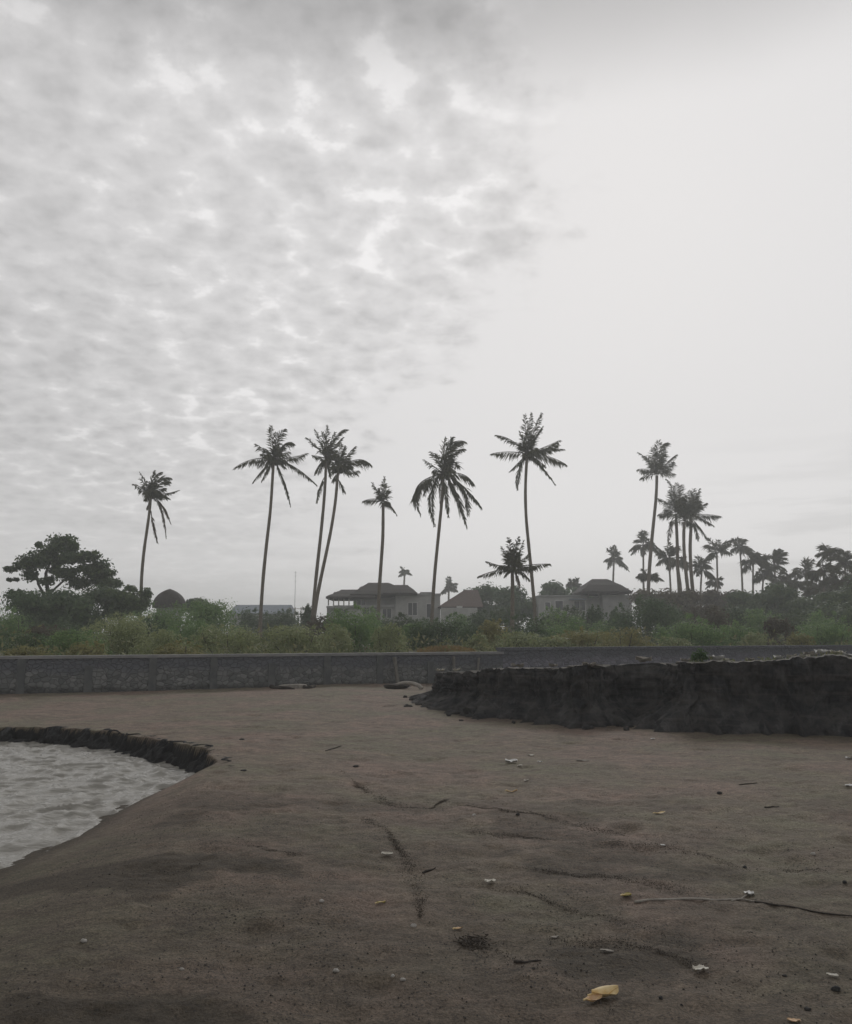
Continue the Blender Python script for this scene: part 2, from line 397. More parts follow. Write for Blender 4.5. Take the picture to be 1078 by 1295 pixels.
def on_bank(px, back):
    j = np.argmin([abs((e[0]/e[1])*F*1.0/ (1/ cp) - (px-W0/2)*1.0) for e in edge])
    i = int(np.argmin(abs(bk[:, 0]-back))); return top[i, j]
def bank_at(px, back):                               # top-surface point seen in column px
    best = None
    i = np.searchsorted(bk[:, 0], back); i = max(1, min(i, len(bk)-1)); f = (back-bk[i-1, 0])/(bk[i, 0]-bk[i-1, 0])
    row = top[i-1]*(1-f)+top[i]*f
    col = W0/2 + F*row[:, 0]/(row[:, 1]*cp + (row[:, 2]-CAMZ)*sp)
    j = int(np.argmin(abs(col-px))); return row[j]

CLODS = []
for i in range(24):                                  # slumped clods at the foot of the bank
    j = int(rnd.uniform(200, 880)); o_ = -rnd.uniform(.05, .5)
    CLODS.append((face[3, j, 0]+Nn[j, 0]*o_, face[3, j, 1]+Nn[j, 1]*o_, rnd.choice((.03, .04, .05, .07, .1))*rnd.uniform(.7, 1.2), 'bank'))
# cut edge of the pool: its own rough dark face, standing just in front of the sand
xp = np.concatenate([np.linspace(-30, -13, 160), np.linspace(-12.98, -3.12, 900)]); yp = np.interp(xp, nb[:, 0], nb[:, 1])
yp = np.convolve(np.pad(yp, 8, mode='edge'), np.ones(17)/17, 'valid')
LP = np.stack([xp, yp], 1); tp_ = np.gradient(LP, axis=0); tp_ /= np.linalg.norm(tp_, axis=1)[:, None]; npn = np.stack([-tp_[:, 1], tp_[:, 0]], 1)
sp_ = np.concatenate(([0], np.cumsum(np.linalg.norm(np.diff(LP, axis=0), axis=1))))[None]
nt_ = 22; tq_ = np.linspace(0, 1, nt_)[:, None]
wtop = np.interp(xp, [-9, -4, -3.2], [.24, .40, .34])[None] + .10*np.round(vnoise(sp_*2.6, sp_*0, 401)*2)/2 + .09*vnoise(sp_*7, sp_*0, 402) + .05*vnoise(sp_*19, sp_*0, 403)
offp = -.10 + (wtop+.10)*(tq_**.8) + (.10*fbm(sp_*2.3, tq_*1.6, 404, 3) + .05*fbm(sp_*9, tq_*7, 406, 3))*(1-tq_*.55)
PX = LP[:, 0][None]+npn[:, 0][None]*offp; PY = LP[:, 1][None]+npn[:, 1][None]*offp
fade = np.clip((-2.95-LP[:, 0])/.5, 0, 1)[None]
ztop = beach(PX[-1], PY[-1])[None]
PZ = (ZW-.18) + (np.maximum(ztop+.008+.02*vnoise(sp_*6, sp_*0, 408), ZW+.05)-(ZW-.18))*np.clip(tq_*1.06, 0, 1)**.85 + .035*fbm(sp_*5, tq_*5, 409, 3)*np.sin(tq_*math.pi)
PX = np.concatenate([PX, PX[-1:]+npn[:, 0][None]*.05]); PY = np.concatenate([PY, PY[-1:]+npn[:, 1][None]*.05]); PZ = np.concatenate([PZ, PZ[-1:]-.12])
pe = MB().grid(np.stack([PX, PY, PZ], -1)[:, ::-1]).build('pool_edge', M['wetclod'], smooth=True)
tag(pe, 'ragged black cut edge of wet sand above the water', kind='structure'); pe['category'] = 'sand edge'
# inland ground
gi = MB()
A = G(0, 876.5, 0); B = G(500, 865, 0)
wd = (B-A)/np.linalg.norm(B-A); wn = np.array((-wd[1], wd[0], 0))
def wallp(k): return A + wd*k
def wall_k(px):                                     # position along the wall line for a photo column
    r = (px-W0/2)/F/cp; r2 = r                      # x = r*y near the horizon
    return (r2*A[1]-A[0])/(wd[0]-r2*wd[1])
def wall_y(px): return float(wallp(wall_k(px))[1])
GZ = .95
p0 = A - wd*60 + wn*.35; p1 = A + wd*110 + wn*.35
nx = 60; rows = np.concatenate([np.linspace(0, 40, 30), np.linspace(45, 200, 30), np.linspace(250, 900, 8)])
Vg = np.zeros((len(rows), nx, 3))
for i, r in enumerate(rows):
    for j in range(nx):
        q = p0 + (p1-p0)*j/(nx-1); sx = 1 + r/60
        mid = (p0+p1)/2
        q = mid + (q-mid)*sx
        Vg[i, j] = (q[0], q[1]+r, GZ)
Vg[..., 2] += .12*fbm(Vg[..., 0]*.2, Vg[..., 1]*.2, 130, 3)*np.clip(rows/3, 0, 1)[:, None]
gi.grid(Vg); o = gi.build('ground', M['inland'], smooth=True)
tag(o, 'scrubby flat land behind the sea wall', kind='structure'); o['category'] = 'ground'

# ------------------------------------------------------------------ sea walls
def obox(mb, k0, k1, n0, n1, z0, z1, m=0):
    c = [wallp(k)+wn*n for k, n in ((k0, n0), (k1, n0), (k1, n1), (k0, n1))]
    mb.prism([(q[0], q[1], z0) for q in c], [(q[0], q[1], z1) for q in c], m)
HW = 2.0 + (P(0, 830, A[1])[2]-2.0)
kE = wall_k(634)
w = thing('sea_wall', wallp(0), 'long low rubble stone sea wall with dark pilasters across the beach', 'wall')
k0 = wall_k(41); step = wall_k(124)-k0
mb = MB(); obox(mb, k0-step*12, kE, 0, .4, -.3, HW-.10); mb.build('stone_face', M['wall'], w)
mb = MB(); obox(mb, k0-step*12, kE+.02, -.06, .46, HW-.098, HW); mb.build('coping', M['cap'], w)
for i in range(-11, 8):
    k = k0+step*i
    if k > kE-.3: break
    mb = MB(); obox(mb, k-.13, k+.13, -.05, -.002, -.3, HW-.101-.25*(i % 3 == 1)); mb.build('pilaster', M['pil'], w)
w2 = thing('sea_wall', wallp(kE+.1)+wn*.3, 'taller bluish grey sea wall section rising behind the sand bank', 'wall')
H2 = P(700, 818.5, wall_y(700)+.3)[2]
mb = MB(); obox(mb, kE+.05, kE+75, .25, .7, -.3, H2-.12); mb.build('stone_face', M['wall2'], w2)
mb = MB(); obox(mb, kE+.03, kE+75, .2, .76, H2-.118, H2); mb.build('coping', M['wall2'], w2)

# ------------------------------------------------------------------ vegetation
def blobcloud(n, c, r, shell=.55):
    d = RS.normal(size=(n, 3)); d /= np.linalg.norm(d, axis=1)[:, None]
    rr = (shell + (1-shell)*RS.uniform(0, 1, (n, 1)))*RS.uniform(.85, 1.12, (n, 1))
    return np.asarray(c) + d*rr*np.asarray(r)
def make_bush(px, top, wpx, Y, kind, label, cat='bush', group='shrubs behind the sea wall', leaf=None, dens=1.0, name='bush', flat=1.0):
    c0 = P(px, top, Y); zt = c0[2]; hw = wpx*Y/F/2; H = zt-GZ+.15
    base = (c0[0], Y, GZ-.1)
    o = thing(name, base, label, cat, group)
    leaf = leaf or max(.07, Y*.0025)
    mb = MB()
    r = np.random.RandomState(int(px*7+top*13) % 9999)
    nb_ = max(12, int(22*dens)); area = hw*H
    n_tot = int(np.clip(area/(leaf*leaf)*22, 3500, 22000)*dens)
    for k in range(nb_):
        a = r.uniform(-1, 1); h = r.uniform(.12, .93)
        wlim = math.sqrt(max(0.0, 1-(max(0, h-.25)/.80)**2))
        br = r.uniform(.24, .40)
        x = base[0] + a*hw*max(.0, wlim-br*.8); y = Y + r.uniform(-.8, .8)*hw*.55*wlim
        rad = np.array((hw*br*1.25, hw*br, min(H*br, hw*br*1.4)*flat))
        z = base[2] + max(H*h - rad[2]*.5, rad[2]*.6)
        z = min(z, base[2]+H-rad[2])
        pc = blobcloud(n_tot//nb_, (x, y, z), rad, .5)
        mb.leaves(pc, leaf, .55, .25, 0, (pc-np.array((x, y, z)))/rad**2*rad.mean()+np.array((0, 0, .35)))
    # sprigs along the top edge
    for k in range(int(10*dens)):
        a = r.uniform(-.85, .85); z = base[2]+H*math.sqrt(max(0.05, 1-a*a))*r.uniform(.86, 1.0)
        mb.leaves(blobcloud(40, (base[0]+a*hw, Y+r.uniform(-.3, .3)*hw, z), (hw*.08, hw*.08, H*.08), .1), leaf, .4, .7)
    mb.build('foliage', M[kind], o)
    st = MB()
    for k in range(5):
        a = r.uniform(-1, 1); t = np.linspace(0, 1, 5)[:, None]
        e = np.array((base[0]+a*hw*.55, Y+r.uniform(-.4, .4)*hw, base[2]+H*.72))
        s0 = np.array((base[0]+a*hw*.15, Y, base[2]-.1))
        st.tube(s0*(1-t)+e*t+np.array((a*.1*hw, 0, 0))*np.sin(t*math.pi), np.linspace(.03, .012, 5)*max(1, H/3), 5)
    st.build('stem', M['bark'], o)
    return o

BUSHES = [
 # px, top, width, Y, foliage, label
 (8, 768, 90, 52, 'mid', 'bright green bush at the far left edge beside the spreading tree'),
 (30, 799, 90, 36, 'dark', 'dark low bush behind the wall in the left corner'),
 (98, 796, 90, 35.5, 'mid', 'low mid-green bush behind the wall under the spreading tree'),
 (40, 817, 70, 33.0, 'yellow', 'small pale weedy bush on the wall top in the left corner'),
 (112, 812, 60, 33.0, 'yellow', 'low yellowish weeds above the second pilaster of the wall'),
 (158, 776, 128, 38.5, 'olive', 'large round olive-grey bush in front of the leftmost tall palm'),
 (208, 796, 70, 36, 'olive', 'small grey-green bush right of the large round olive one'),
 (228, 812, 70, 34.0, 'yellow', 'low yellow-green weeds behind the wall under the thatched dome hut'),
 (205, 763, 130, 58, 'mid', 'broad mid-green bush in front of the thatched dome hut'),
 (262, 757, 110, 62, 'mid', 'leafy green bush between the dome hut and the blue-grey roof'),
 (190, 780, 60, 50, 'dark', 'dark green bush peeking out behind the large round olive bush'),
 (286, 789, 112, 38, 'olive', 'broad olive-grey bush below the blue-grey roof'),
 (325, 768, 70, 92, 'dark', 'dark green round bush at the foot of the palm left of the pair'),
 (362, 770, 60, 94, 'dark', 'dark green bush just right of the palm by the blue-grey roof'),
 (372, 790, 110, 38.5, 'olive', 'olive bush in front of the crossed pair of palms'),
 (405, 777, 55, 60, 'brown', 'brownish bush at the foot of the crossed pair of palms'),
 (388, 762, 26, 85, 'dark', 'thin dark shrub between the crossed palms and the stilted terrace'),
 (447, 767, 96, 44, 'mid', 'tall mid-green bush hiding the lower left of the white villa'),
 (492, 788, 52, 40.5, 'olive', 'narrow grey-olive bush in front of the white villa windows'),
 (562, 781, 118, 48, 'dark', 'wide dark green hedge-like bush above the dry orange grass'),
 (625, 784, 56, 45, 'yellow', 'yellow-green bush right of the dark hedge-like bush'),
 (604, 803, 40, 42, 'olive', 'small olive bush at the right end of the dry orange grass'),
 (664, 776, 82, 50, 'dark', 'dark grey-green bush at the foot of the low spreading palm'),
 (655, 800, 90, 42.5, 'olive', 'low olive bush behind the bend where the wall gets taller'),
 (716, 776, 90, 56, 'mid', 'mid-green bush in front of the pale villa with the gazebo'),
 (736, 795, 100, 44, 'yellow', 'broad yellow-green bush below the pale villa with the gazebo'),
 (700, 806, 60, 43, 'olive', 'small dull olive bush above the taller wall left of centre'),
 (790, 792, 70, 45, 'yellow', 'yellow-olive bush left of the bright green rounded bush'),
 (818, 752, 110, 62, 'dark', 'big dark green bush beside the grey end wall of the gazebo villa'),
 (872, 777, 104, 47, 'mid', 'bright green rounded bush in front of the palm clump'),
 (905, 770, 60, 58, 'brown', 'brownish bush under the palm clump'),
 (930, 786, 66, 48, 'mid', 'mid-green bush right of the bright green rounded bush'),
 (983, 779, 48, 49, 'brown', 'dark brownish upright bush below the leaning far palms'),
 (1012, 801, 46, 45, 'yellow', 'small pale green bush right of the brownish upright bush'),
 (955, 800, 50, 46, 'olive', 'small olive bush left of the brownish upright bush'),
 (1052, 782, 110, 50, 'mid', 'green bush above the litter on the bank at the right edge'),
 (848, 806, 60, 45, 'olive', 'low olive bush just above the taller wall under the palm clump'),
]
BUSHES += [
 (503, 776, 60, 70, 'tree', 'grey-green bush below the white-framed window of the villa'),
 (468, 768, 56, 78, 'mid', 'green bush against the left half of the white villa'),
 (535, 781, 40, 82, 'dark', 'dark bush against the right end of the white villa'),
 (580, 775, 56, 80, 'mid', 'green bush in front of the pale annex'),
 (720, 767, 62, 82, 'tree', 'grey-green bush below the small windows of the gazebo villa'),
 (752, 765, 44, 74, 'dark', 'dark bush at the inner corner of the gazebo villa'),
 (698, 768, 48, 86, 'mid', 'green bush at the left end of the gazebo villa'),
 (612, 772, 60, 76, 'dark', 'shaded bush below the trees right of the annex'),
 (640, 766, 56, 84, 'tree', 'dark bush between the low spreading palm and the annex'),
 (690, 781, 70, 64, 'tree', 'dull green bush under the left part of the gazebo villa'),
 (770, 783, 60, 66, 'mid', 'green bush at the foot of the gazebo villa end wall'),
 (785, 768, 40, 80, 'dark', 'narrow dark bush against the gazebo villa end wall'),
 (850, 764, 70, 78, 'tree', 'grey-green bush directly under the tight palm clump'),
 (890, 763, 70, 74, 'brown', 'brown-green bush right of the tight palm clump base'),
 (925, 766, 70, 70, 'tree', 'dull green bush under the palm with compact tuft'),
 (962, 768, 70, 68, 'mid', 'hazy green bush under the shaggy palm'),
 (1000, 770, 70, 66, 'tree', 'hazy bush under the swept-up palm'),
 (1040, 772, 70, 64, 'mid', 'hazy green bush under the palm rising at the right'),
 (1080, 770, 60, 62, 'tree', 'hazy bush cut off by the right edge'),
 (95, 780, 80, 56, 'dark', 'shaded bush under the middle of the spreading tree'),
 (60, 790, 70, 44, 'brown', 'brownish bush left of the large round olive bush'),
 (240, 785, 70, 46, 'mid', 'green bush between the round olive bush and the broad olive-grey bush'),
 (420, 790, 60, 40, 'olive', 'dull olive bush left of the tall bush at the villa'),
 (525, 788, 50, 52, 'mid', 'green bush between the grey-olive bush and the dark hedge-like bush'),
]
for b in BUSHES: make_bush(*b)

# a continuous band of low scrub fills the ground between the bushes
mb = MB()
for i in range(30000):
    pass
n = 26000
k = RS.uniform(-20, 75, n); r = 1.2 + 70*RS.uniform(0, 1, n)**1.6
base = A[None]+wd[None]*k[:, None]*(1+r[:, None]/60)+wn[None]*.0
cx = base[:, 0]; cy = base[:, 1]+r
hgt = (.25+.65*np.clip(fbm(cx*.35, cy*.35, 141, 3)+.4, 0, 1.4))*np.clip((r-.6)/4, .25, 1.3)
pz = GZ + hgt*RS.uniform(0, 1, n)
mb.leaves(np.stack([cx, cy, pz], 1), .24, .35, .9)
o = mb.build('scrub', M['scrub']); tag(o, 'tangled low scrub covering the ground behind the sea wall', 'ground cover', kind='stuff')
mb = MB(); n = 3000
px = RS.uniform(528, 602, n); Yk = RS.uniform(36.5, 41, n)
pp = np.array([P(a, 800, y) for a, y in zip(px, Yk)]); pp[:, 2] = GZ + RS.uniform(0, .42, n)*(1-((px-565)/42)**2*.6)
mb.leaves(pp, .18, .28, 1.6)
o = mb.build('dry_grass', M['grass']); tag(o, 'strip of dry orange grass behind the sea wall', 'grass', kind='stuff')

# broad trees
def make_tree(label, name, Y, clumps, limbs, kind='tree', leaf=.26, base=None, group='trees behind the sea wall', n=850):
    bx = P(base[0], 800, Y)[0]; o = thing(name, (bx, Y, GZ-.1), label, 'tree', group)
    mb = MB()
    for (px, py, rx, ry) in clumps:
        s = Y/F
        for q in range(3):
            yy = Y + RS.uniform(-1, 1)*rx*s*.9
            c = P(px+RS.uniform(-.6, .6)*rx*(q > 0), py+RS.uniform(-.6, .5)*ry*(q > 0), yy)
            sc = (1.0, .75, .6)[q]
            pc = blobcloud(int(n*rx*ry/260*sc)+60, c, (rx*s*sc*1.1, rx*s*sc*1.1, ry*s*sc*1.25), .2)
            mb.leaves(pc + (RS.normal(size=pc.shape)*rx*s*.10 if len(limbs) > 3 else 0), leaf*(1.15 if len(limbs) > 3 else 1), .55, .15, 0, None if len(limbs) > 3 else pc-c+np.array((0, 0, ry*s*.3)))
    mb.build('crown', M[kind], o)
    tr = MB(); s = Y/F
    for L in limbs:
        w = L[0]; q = np.array([P(a, b, Y+(i*.4 if len(L) > 3 else 0)) for i, (a, b) in enumerate(L[1:])])
        q[0, 2] = min(q[0, 2], q[0, 2])
        tr.tube(q, np.linspace(w*s, w*s*.35, len(q)), 6)
    tr.build('trunk', M['bark'], o)
    return o
make_tree('spreading tree with open layered crown standing high at the left', 'broad_tree', 72,
  [(80,684,20,6),(66,693,16,5),(92,692,9,6),(44,708,19,9),(30,715,14,5),(14,720,9,3),(57,702,16,7),(36,727,9,7),(88,705,14,7),(84,724,16,7),(104,706,18,6),(116,703,10,3),(128,714,13,5),(112,722,17,6),(136,724,10,4),(60,735,11,4),(98,738,18,6),(130,736,18,6),(146,738,8,5),(20,733,3,2),(12,733,2.5,2),(72,712,6,5),(50,690,4,4),(124,730,14,5),(70,722,7,4)],
  [(3.4,(62,800),(62,770),(60,745),(58,725),(66,705),(76,690)),(2,(60,760),(48,738),(46,722),(40,712)),(1.6,(61,752),(80,735),(100,722),(122,712)),(1.2,(60,740),(72,720),(88,706)),(1.0,(48,735),(34,724),(22,718))], base=(62,800))
make_tree('dense dark tree mass under the spreading crown at the left', 'broad_tree', 66,
  [(40,760,34,12),(18,752,14,7),(70,757,26,12),(100,765,26,16),(60,782,48,15),(110,785,34,14),(36,790,36,14)],
  [(3,(60,805),(60,780),(52,762)),(2,(60,795),(80,775),(98,760))], base=(60,805), kind='dark', n=850)
make_tree('rounded dark tree right of the spreading tree by the leftmost tall palm', 'broad_tree', 68,
  [(128,752,22,12),(150,755,22,11),(168,758,16,10),(150,770,30,12),(176,768,14,9),(165,744,7,4),(184,750,9,7)],
  [(3,(152,805),(152,775),(148,756))], base=(152,805), kind='tree')
BACK = [
 (600,'dark rounded tree behind the brown tiled roof of the annex',128,[(600,757,18,12),(618,751,18,12),(588,765,16,10),(612,775,30,14)],'dark'),
 (640,'dark tree behind the low spreading palm',120,[(640,756,17,13),(656,752,12,10),(648,775,26,15),(668,770,18,14)],'dark'),
 (705,'low rounded tree top showing over the left roof of the gazebo villa',134,[(700,744,13,8),(712,750,14,7),(690,752,10,5)],'dark'),
 (845,'dark tree line standing directly behind the palm clump',105,[(815,755,20,10),(842,757,22,11),(870,757,20,11),(850,772,36,15),(830,775,30,14)],'brown'),
 (905,'brownish tree right of the palm clump base',110,[(895,757,18,9),(915,760,20,10),(905,775,30,16)],'brown'),
 (945,'grey-green tree under the middle far palms',95,[(935,757,20,9),(958,760,18,11),(945,778,32,18)],'tree'),
 (990,'tall grey-green tree below the leaning far palms',90,[(985,748,18,11),(972,756,15,9),(1000,757,14,11),(985,775,30,18)],'tree'),
 (1030,'broad grey-green tree near the right edge',84,[(1018,766,18,9),(1040,763,18,10),(1030,780,32,18)],'tree'),
 (1068,'tall hazy green tree at the right edge',80,[(1060,760,16,10),(1074,755,12,12),(1050,762,16,10),(1068,765,30,20),(1085,750,18,22)],'tree'),
 (1058,'low hazy green tree filling the right edge below the tall one',72,[(1050,778,28,16),(1074,782,24,16),(1030,790,20,12)],'tree'),
 (262,'low distant trees beside the thatched dome hut',100,[(250,763,12,7),(240,768,14,8),(268,770,12,7)],'tree'),
 (745,'distant tree behind the thatched gazebo',140,[(728,752,8,8),(745,757,14,6)],'dark'),
]
for px, lab, Y, cl, kd in BACK:
    make_tree(lab, 'broad_tree', Y, cl, [(2.2, (px, 806), (px+1, 785), (px, cl[0][1]))], base=(px, 806), kind=kd, leaf=.0042*Y, n=850, group='trees behind the sea wall')

# ------------------------------------------------------------------ coconut palms
def frond_mesh(pts, wid, npl=34, wind=.2, mat=0, lw=None):
    mb = MB()
    n = len(pts); T = np.gradient(pts, axis=0); seg = np.linalg.norm(T, axis=1); T = T/(seg[:, None]+1e-9)
    Ln = np.sum(seg)
    mb.tube(pts, np.linspace(.055, .014, n), 4, 1)
    t = np.linspace(.16, 1.0, npl); idx = t*(n-1); i0 = np.minimum(idx.astype(int), n-2); f = (idx-i0)[:, None]
    p = pts[i0]*(1-f)+pts[i0+1]*f; tg = T[i0]*(1-f)+T[i0+1]*f
    side = np.cross(tg, np.array((0, 0, 1.0))); sl = np.linalg.norm(side, axis=1)[:, None]
    alt = np.cross(tg, np.array((0.3, 1.0, 0))); side = np.where(sl > .25, side/(sl+1e-9), alt/(np.linalg.norm(alt, axis=1)[:, None]+1e-9))
    L = wid*1.65*(.35+.65*np.sin(np.clip(t*1.05+.05, 0, 1)*math.pi)**.7)[:, None]
    lw = lw or .085
    for sg in (-1, 1):
        jit = RS.normal(size=(npl, 3))*.17; stp = np.clip(tg[:, 2:3]*1.3, 0, 1)
        d = sg*side*(.52-.12*stp) + tg*(.50+.15*stp) + np.array((wind, 0, 0)) + np.array((0, 0, -.75))*(1-.6*stp) + jit
        d /= np.linalg.norm(d, axis=1)[:, None]
        LL = L*RS.uniform(.7, 1.15, (npl, 1))
        q = np.cross(d, RS.normal(size=(npl, 3))*.5+np.array((0, 1., .2))); q /= np.linalg.norm(q, axis=1)[:, None]+1e-9
        mid = p + d*LL*.5; end = p + d*LL + np.array((0, 0, -.12))*LL
        w = q*lw*.5*RS.uniform(.8, 1.3, (npl, 1))
        V = np.stack([p, mid+w, end, mid-w], 1).reshape(-1, 3)
        mb.add(V, np.arange(npl*4).reshape(-1, 4), 0)
    return mb
def bez(a, c, b, n=12):
    t = np.linspace(0, 1, n)[:, None]; return a*(1-t)**2+2*c*t*(1-t)+b*t*t
def palm(Y, cen, trunk, fronds, label, name='coconut_palm', core=9, coreR=17, tw=2.15, dead=(), nuts=True, group='tall coconut palms', wind=.2, seed=1):
    r = random.Random(seed*31+int(cen[0])); s = Y/F
    c = P(cen[0], cen[1], Y)
    bpx, bpy = trunk[-1]; e = P(bpx, bpy, Y)
    o = thing(name, (e[0]-(.02*(e[2]-GZ)), Y, GZ-.1), label, 'palm tree', group)
    tp = [c+np.array((0, 0, -.15))]+[P(a, b, Y) for a, b in trunk]+[np.array((e[0]-(.02*(e[2]-GZ)), Y, GZ-.2))]
    tp = np.array(tp); tt = np.concatenate(([0], np.cumsum(np.linalg.norm(np.diff(tp, axis=0), axis=1))))
    ss = np.linspace(0, tt[-1], 26); tp = np.stack([np.interp(ss, tt, tp[:, i]) for i in range(3)], 1)
    for _ in range(2): tp[1:-1] = (tp[:-2]+tp[1:-1]*2+tp[2:])/4
    rad = np.linspace(tw*s*.82, tw*s*1.12, 26); rad[-4:] *= np.array((1.05, 1.12, 1.25, 1.45))
    rad = rad*(1+.05*np.array([r.uniform(-1, 1) for _ in range(26)]))
    MB().tube(tp, rad, 8).build('trunk', M['ptrunk'], o, smooth=True)
    for fr in fronds:
        ctrl, tip, wid = fr[0], fr[1], fr[2]; st = fr[3] if len(fr) > 3 else cen
        isd = len(fr) > 4
        a = P(st[0], st[1], Y); dy = r.uniform(-.45, .45)*math.hypot(tip[0]-st[0], tip[1]-st[1])*s
        b = P(tip[0], tip[1], Y+dy)
        cc = P(ctrl[0], ctrl[1], Y+dy*.45) if ctrl else P((st[0]*.5+tip[0]*.5), (st[1]*.5+tip[1]*.5)-math.hypot(tip[0]-st[0], tip[1]-st[1])*.10, Y+dy*.5)
        pts = bez(a, cc, b)
        Lm = np.linalg.norm(np.diff(pts, axis=0), axis=1).sum()
        ob = frond_mesh(pts, wid*s, int(np.clip(Lm*11, 20, 64)), wind).build('frond', [M['dead'] if isd else M['palm'], M['bark']], o)
        if isd: ob['label'] = 'dry brown hanging frond'
    for i in range(core):
        az = r.uniform(0, 2*math.pi); el = r.uniform(.1, 1.35); L = coreR*s*r.uniform(.6, 1.1)
        d = np.array((math.cos(az)*math.cos(el)*.75, math.sin(az)*math.cos(el)*1.6, math.sin(el)))
        mid = c + d*L*.6; end = c + d*L + np.array((wind*L*.4, 0, -.25*L*math.cos(el)))
        frond_mesh(bez(c, mid, end), 7*s*r.uniform(.8, 1.2), 22, wind).build('frond', [M['palm'], M['bark']], o)
    mb = MB()
    for i in range(9):
        az = i*.7+r.random(); q = c+np.array((math.cos(az)*.38, math.sin(az)*.38, -.18-.3*r.random()))
        th = np.linspace(0, math.pi, 5); ph = np.linspace(0, 2*math.pi, 9)
        V = np.stack([q[0]+.15*np.sin(th)[:, None]*np.cos(ph)[None], q[1]+.15*np.sin(th)[:, None]*np.sin(ph)[None], q[2]+.19*np.cos(th)[:, None]+0*ph[None]], -1)
        mb.grid(V)
    if nuts: mb.build('coconut_cluster', M['nut'], o, smooth=True)
    return o
N_ = None
palm(80,(191,624),[(190,640),(187.5,660),(182,697),(179,730),(178.5,757)],
 [(N_,(168,612),5),(N_,(177,598),4),(N_,(178,606),7),((190,608),(195,595.5),6),((192,600),(204,597),6),((197,600),(216,604),9),((203,606),(215,609),7),(N_,(209,617),7),((206,627),(226,620),4),(N_,(214,630),6),(N_,(182,632),5),
  ((204,630),(215,660),7,(195,632),1),((206,636),(210,680),4,(196,633),1),((193,664),(199,686),5,(191,646),1),(N_,(186,644),4,(190,630),1),(N_,(176,620),6),(N_,(181,615),6),(N_,(205,626),7)],
 'leftmost tall coconut palm, short tuft with dry fronds hanging down', core=12, coreR=15, seed=1, wind=.3)
palm(80,(346.5,580),[(345.5,592),(344,620),(342,648),(337,690),(333,730),(330.5,765),(329,797)],
 [(N_,(343,539),7),((352,545),(361,542),7),(N_,(350,548),7),((361,553),(372,561),8),((333,567),(323,561),6),((371,580),(388,573),7),((374,586),(400.5,613),6),((359,603),(367.5,639),5),((318,576),(296,592),7),((329,596),(320,610),4),(N_,(331,608),6),(N_,(366,571),8),(N_,(331,574),8),(N_,(335,568),7),(N_,(358,565),8),((334,584),(322,583),8),(N_,(362,592),5)],
 'tall coconut palm standing alone above the blue-grey roof', core=12, coreR=17, seed=2, wind=.1)
palm(82,(412.5,580),[(412,605),(409.5,640),(405.5,680),(401,720),(397,760),(395.5,783)],
 [((400,562),(387,553),5),(N_,(398.5,543.5),5),(N_,(413.5,539),5),((426,541),(439,543),6),(N_,(434,553),5),(N_,(423,547),6),(N_,(408,547),6),((404,577),(395,575.5),5),((401,588),(398,600),5),(N_,(402,599),5),((403,615),(400.5,635),5,(411,603)),(N_,(418,604),5),(N_,(418,560),6),(N_,(407,562),7),(N_,(425,570),6)],
 'left palm of the crossed pair, straighter thin trunk', core=8, coreR=18, seed=3, wind=.25)
palm(80,(428,592),[(427,606),(424.5,635),(419,670),(411,708),(403,745),(398,775),(397,785)],
 [(N_,(430,560),7),(N_,(436,565),7),((441,573),(449,565),6),((456,573),(468,587),11),((440,598),(454,595),8),((431,612),(436,622),7,(427,604)),((424,600),(420,608),6,(427,600)),(N_,(420,577),6),(N_,(446,590),7),(N_,(440,580),8),(N_,(425,572),6),(N_,(443,585),8)],
 'right palm of the crossed pair, trunk curving left over its neighbour', core=12, coreR=16, seed=4, wind=.3)
palm(84,(485,634),[(484.8,645),(484.5,680),(482,715),(479.8,745),(478.5,785)],
 [(N_,(486.5,603),4),((478,622),(471.5,611),5),((474,628),(459.5,633.5),8),((495,637),(502,651),4),(N_,(487,613),8),(N_,(491,622),7),(N_,(478,628),5),(N_,(480,618),6)],
 'small sparse-topped palm beside the white villa roof', core=5, coreR=13, tw=2.3, seed=5, wind=-.1, nuts=False)
palm(78,(561,599),[(560,625),(557,655),(553.5,690),(550.5,720),(548,752),(546.5,785)],
 [((565,551),(588,558),10),((575,563),(589,568),6),((562,565),(572,553),9),(N_,(563,555),8),((554,580),(545,571),7),((547,588),(536,581),5),((578,576),(577,590),9),((509,608),(531,649),10),((520,606),(526,634),11),((535,616),(549.5,664),8),((563,622),(567,653),6),((576,612),(589.5,664),12),((591,608),(592,650),10),((586,608),(608,641),9),((590,594),(599,612),11),((572,605),(577,630),11),((560,568),(580,560),9),(N_,(570,575),9),(N_,(552,575),8),((541,600),(536,625),9),((556,606),(557,640),5)],
 'full-headed palm with long drooping fronds right of the white villa', core=12, coreR=22, seed=6, wind=.25)
palm(80,(667,574),[(666,588),(664.5,620),(665.5,655),(669,690),(672.5,725),(675,752),(677,775)],
 [((665,550),(664,525),6),(N_,(672,521.5),5),((675,545),(685,522),6),((678,550),(686,540),6),(N_,(657.5,546),6),((648,552),(627,550),6),((643,569),(622,573.5),8),((657,584),(645,596),5),((652,592),(654.5,618),6),((685,586),(702,612),5),((695,574),(716,587),10),(N_,(714,568),5),((689,566),(707,557),9),((692,571),(706,562),7),(N_,(675,552),8),(N_,(669,548),8),((680,580),(690,590),6)],
 'tallest palm with open star-shaped crown and spiky top', core=9, coreR=20, seed=7, wind=.1)
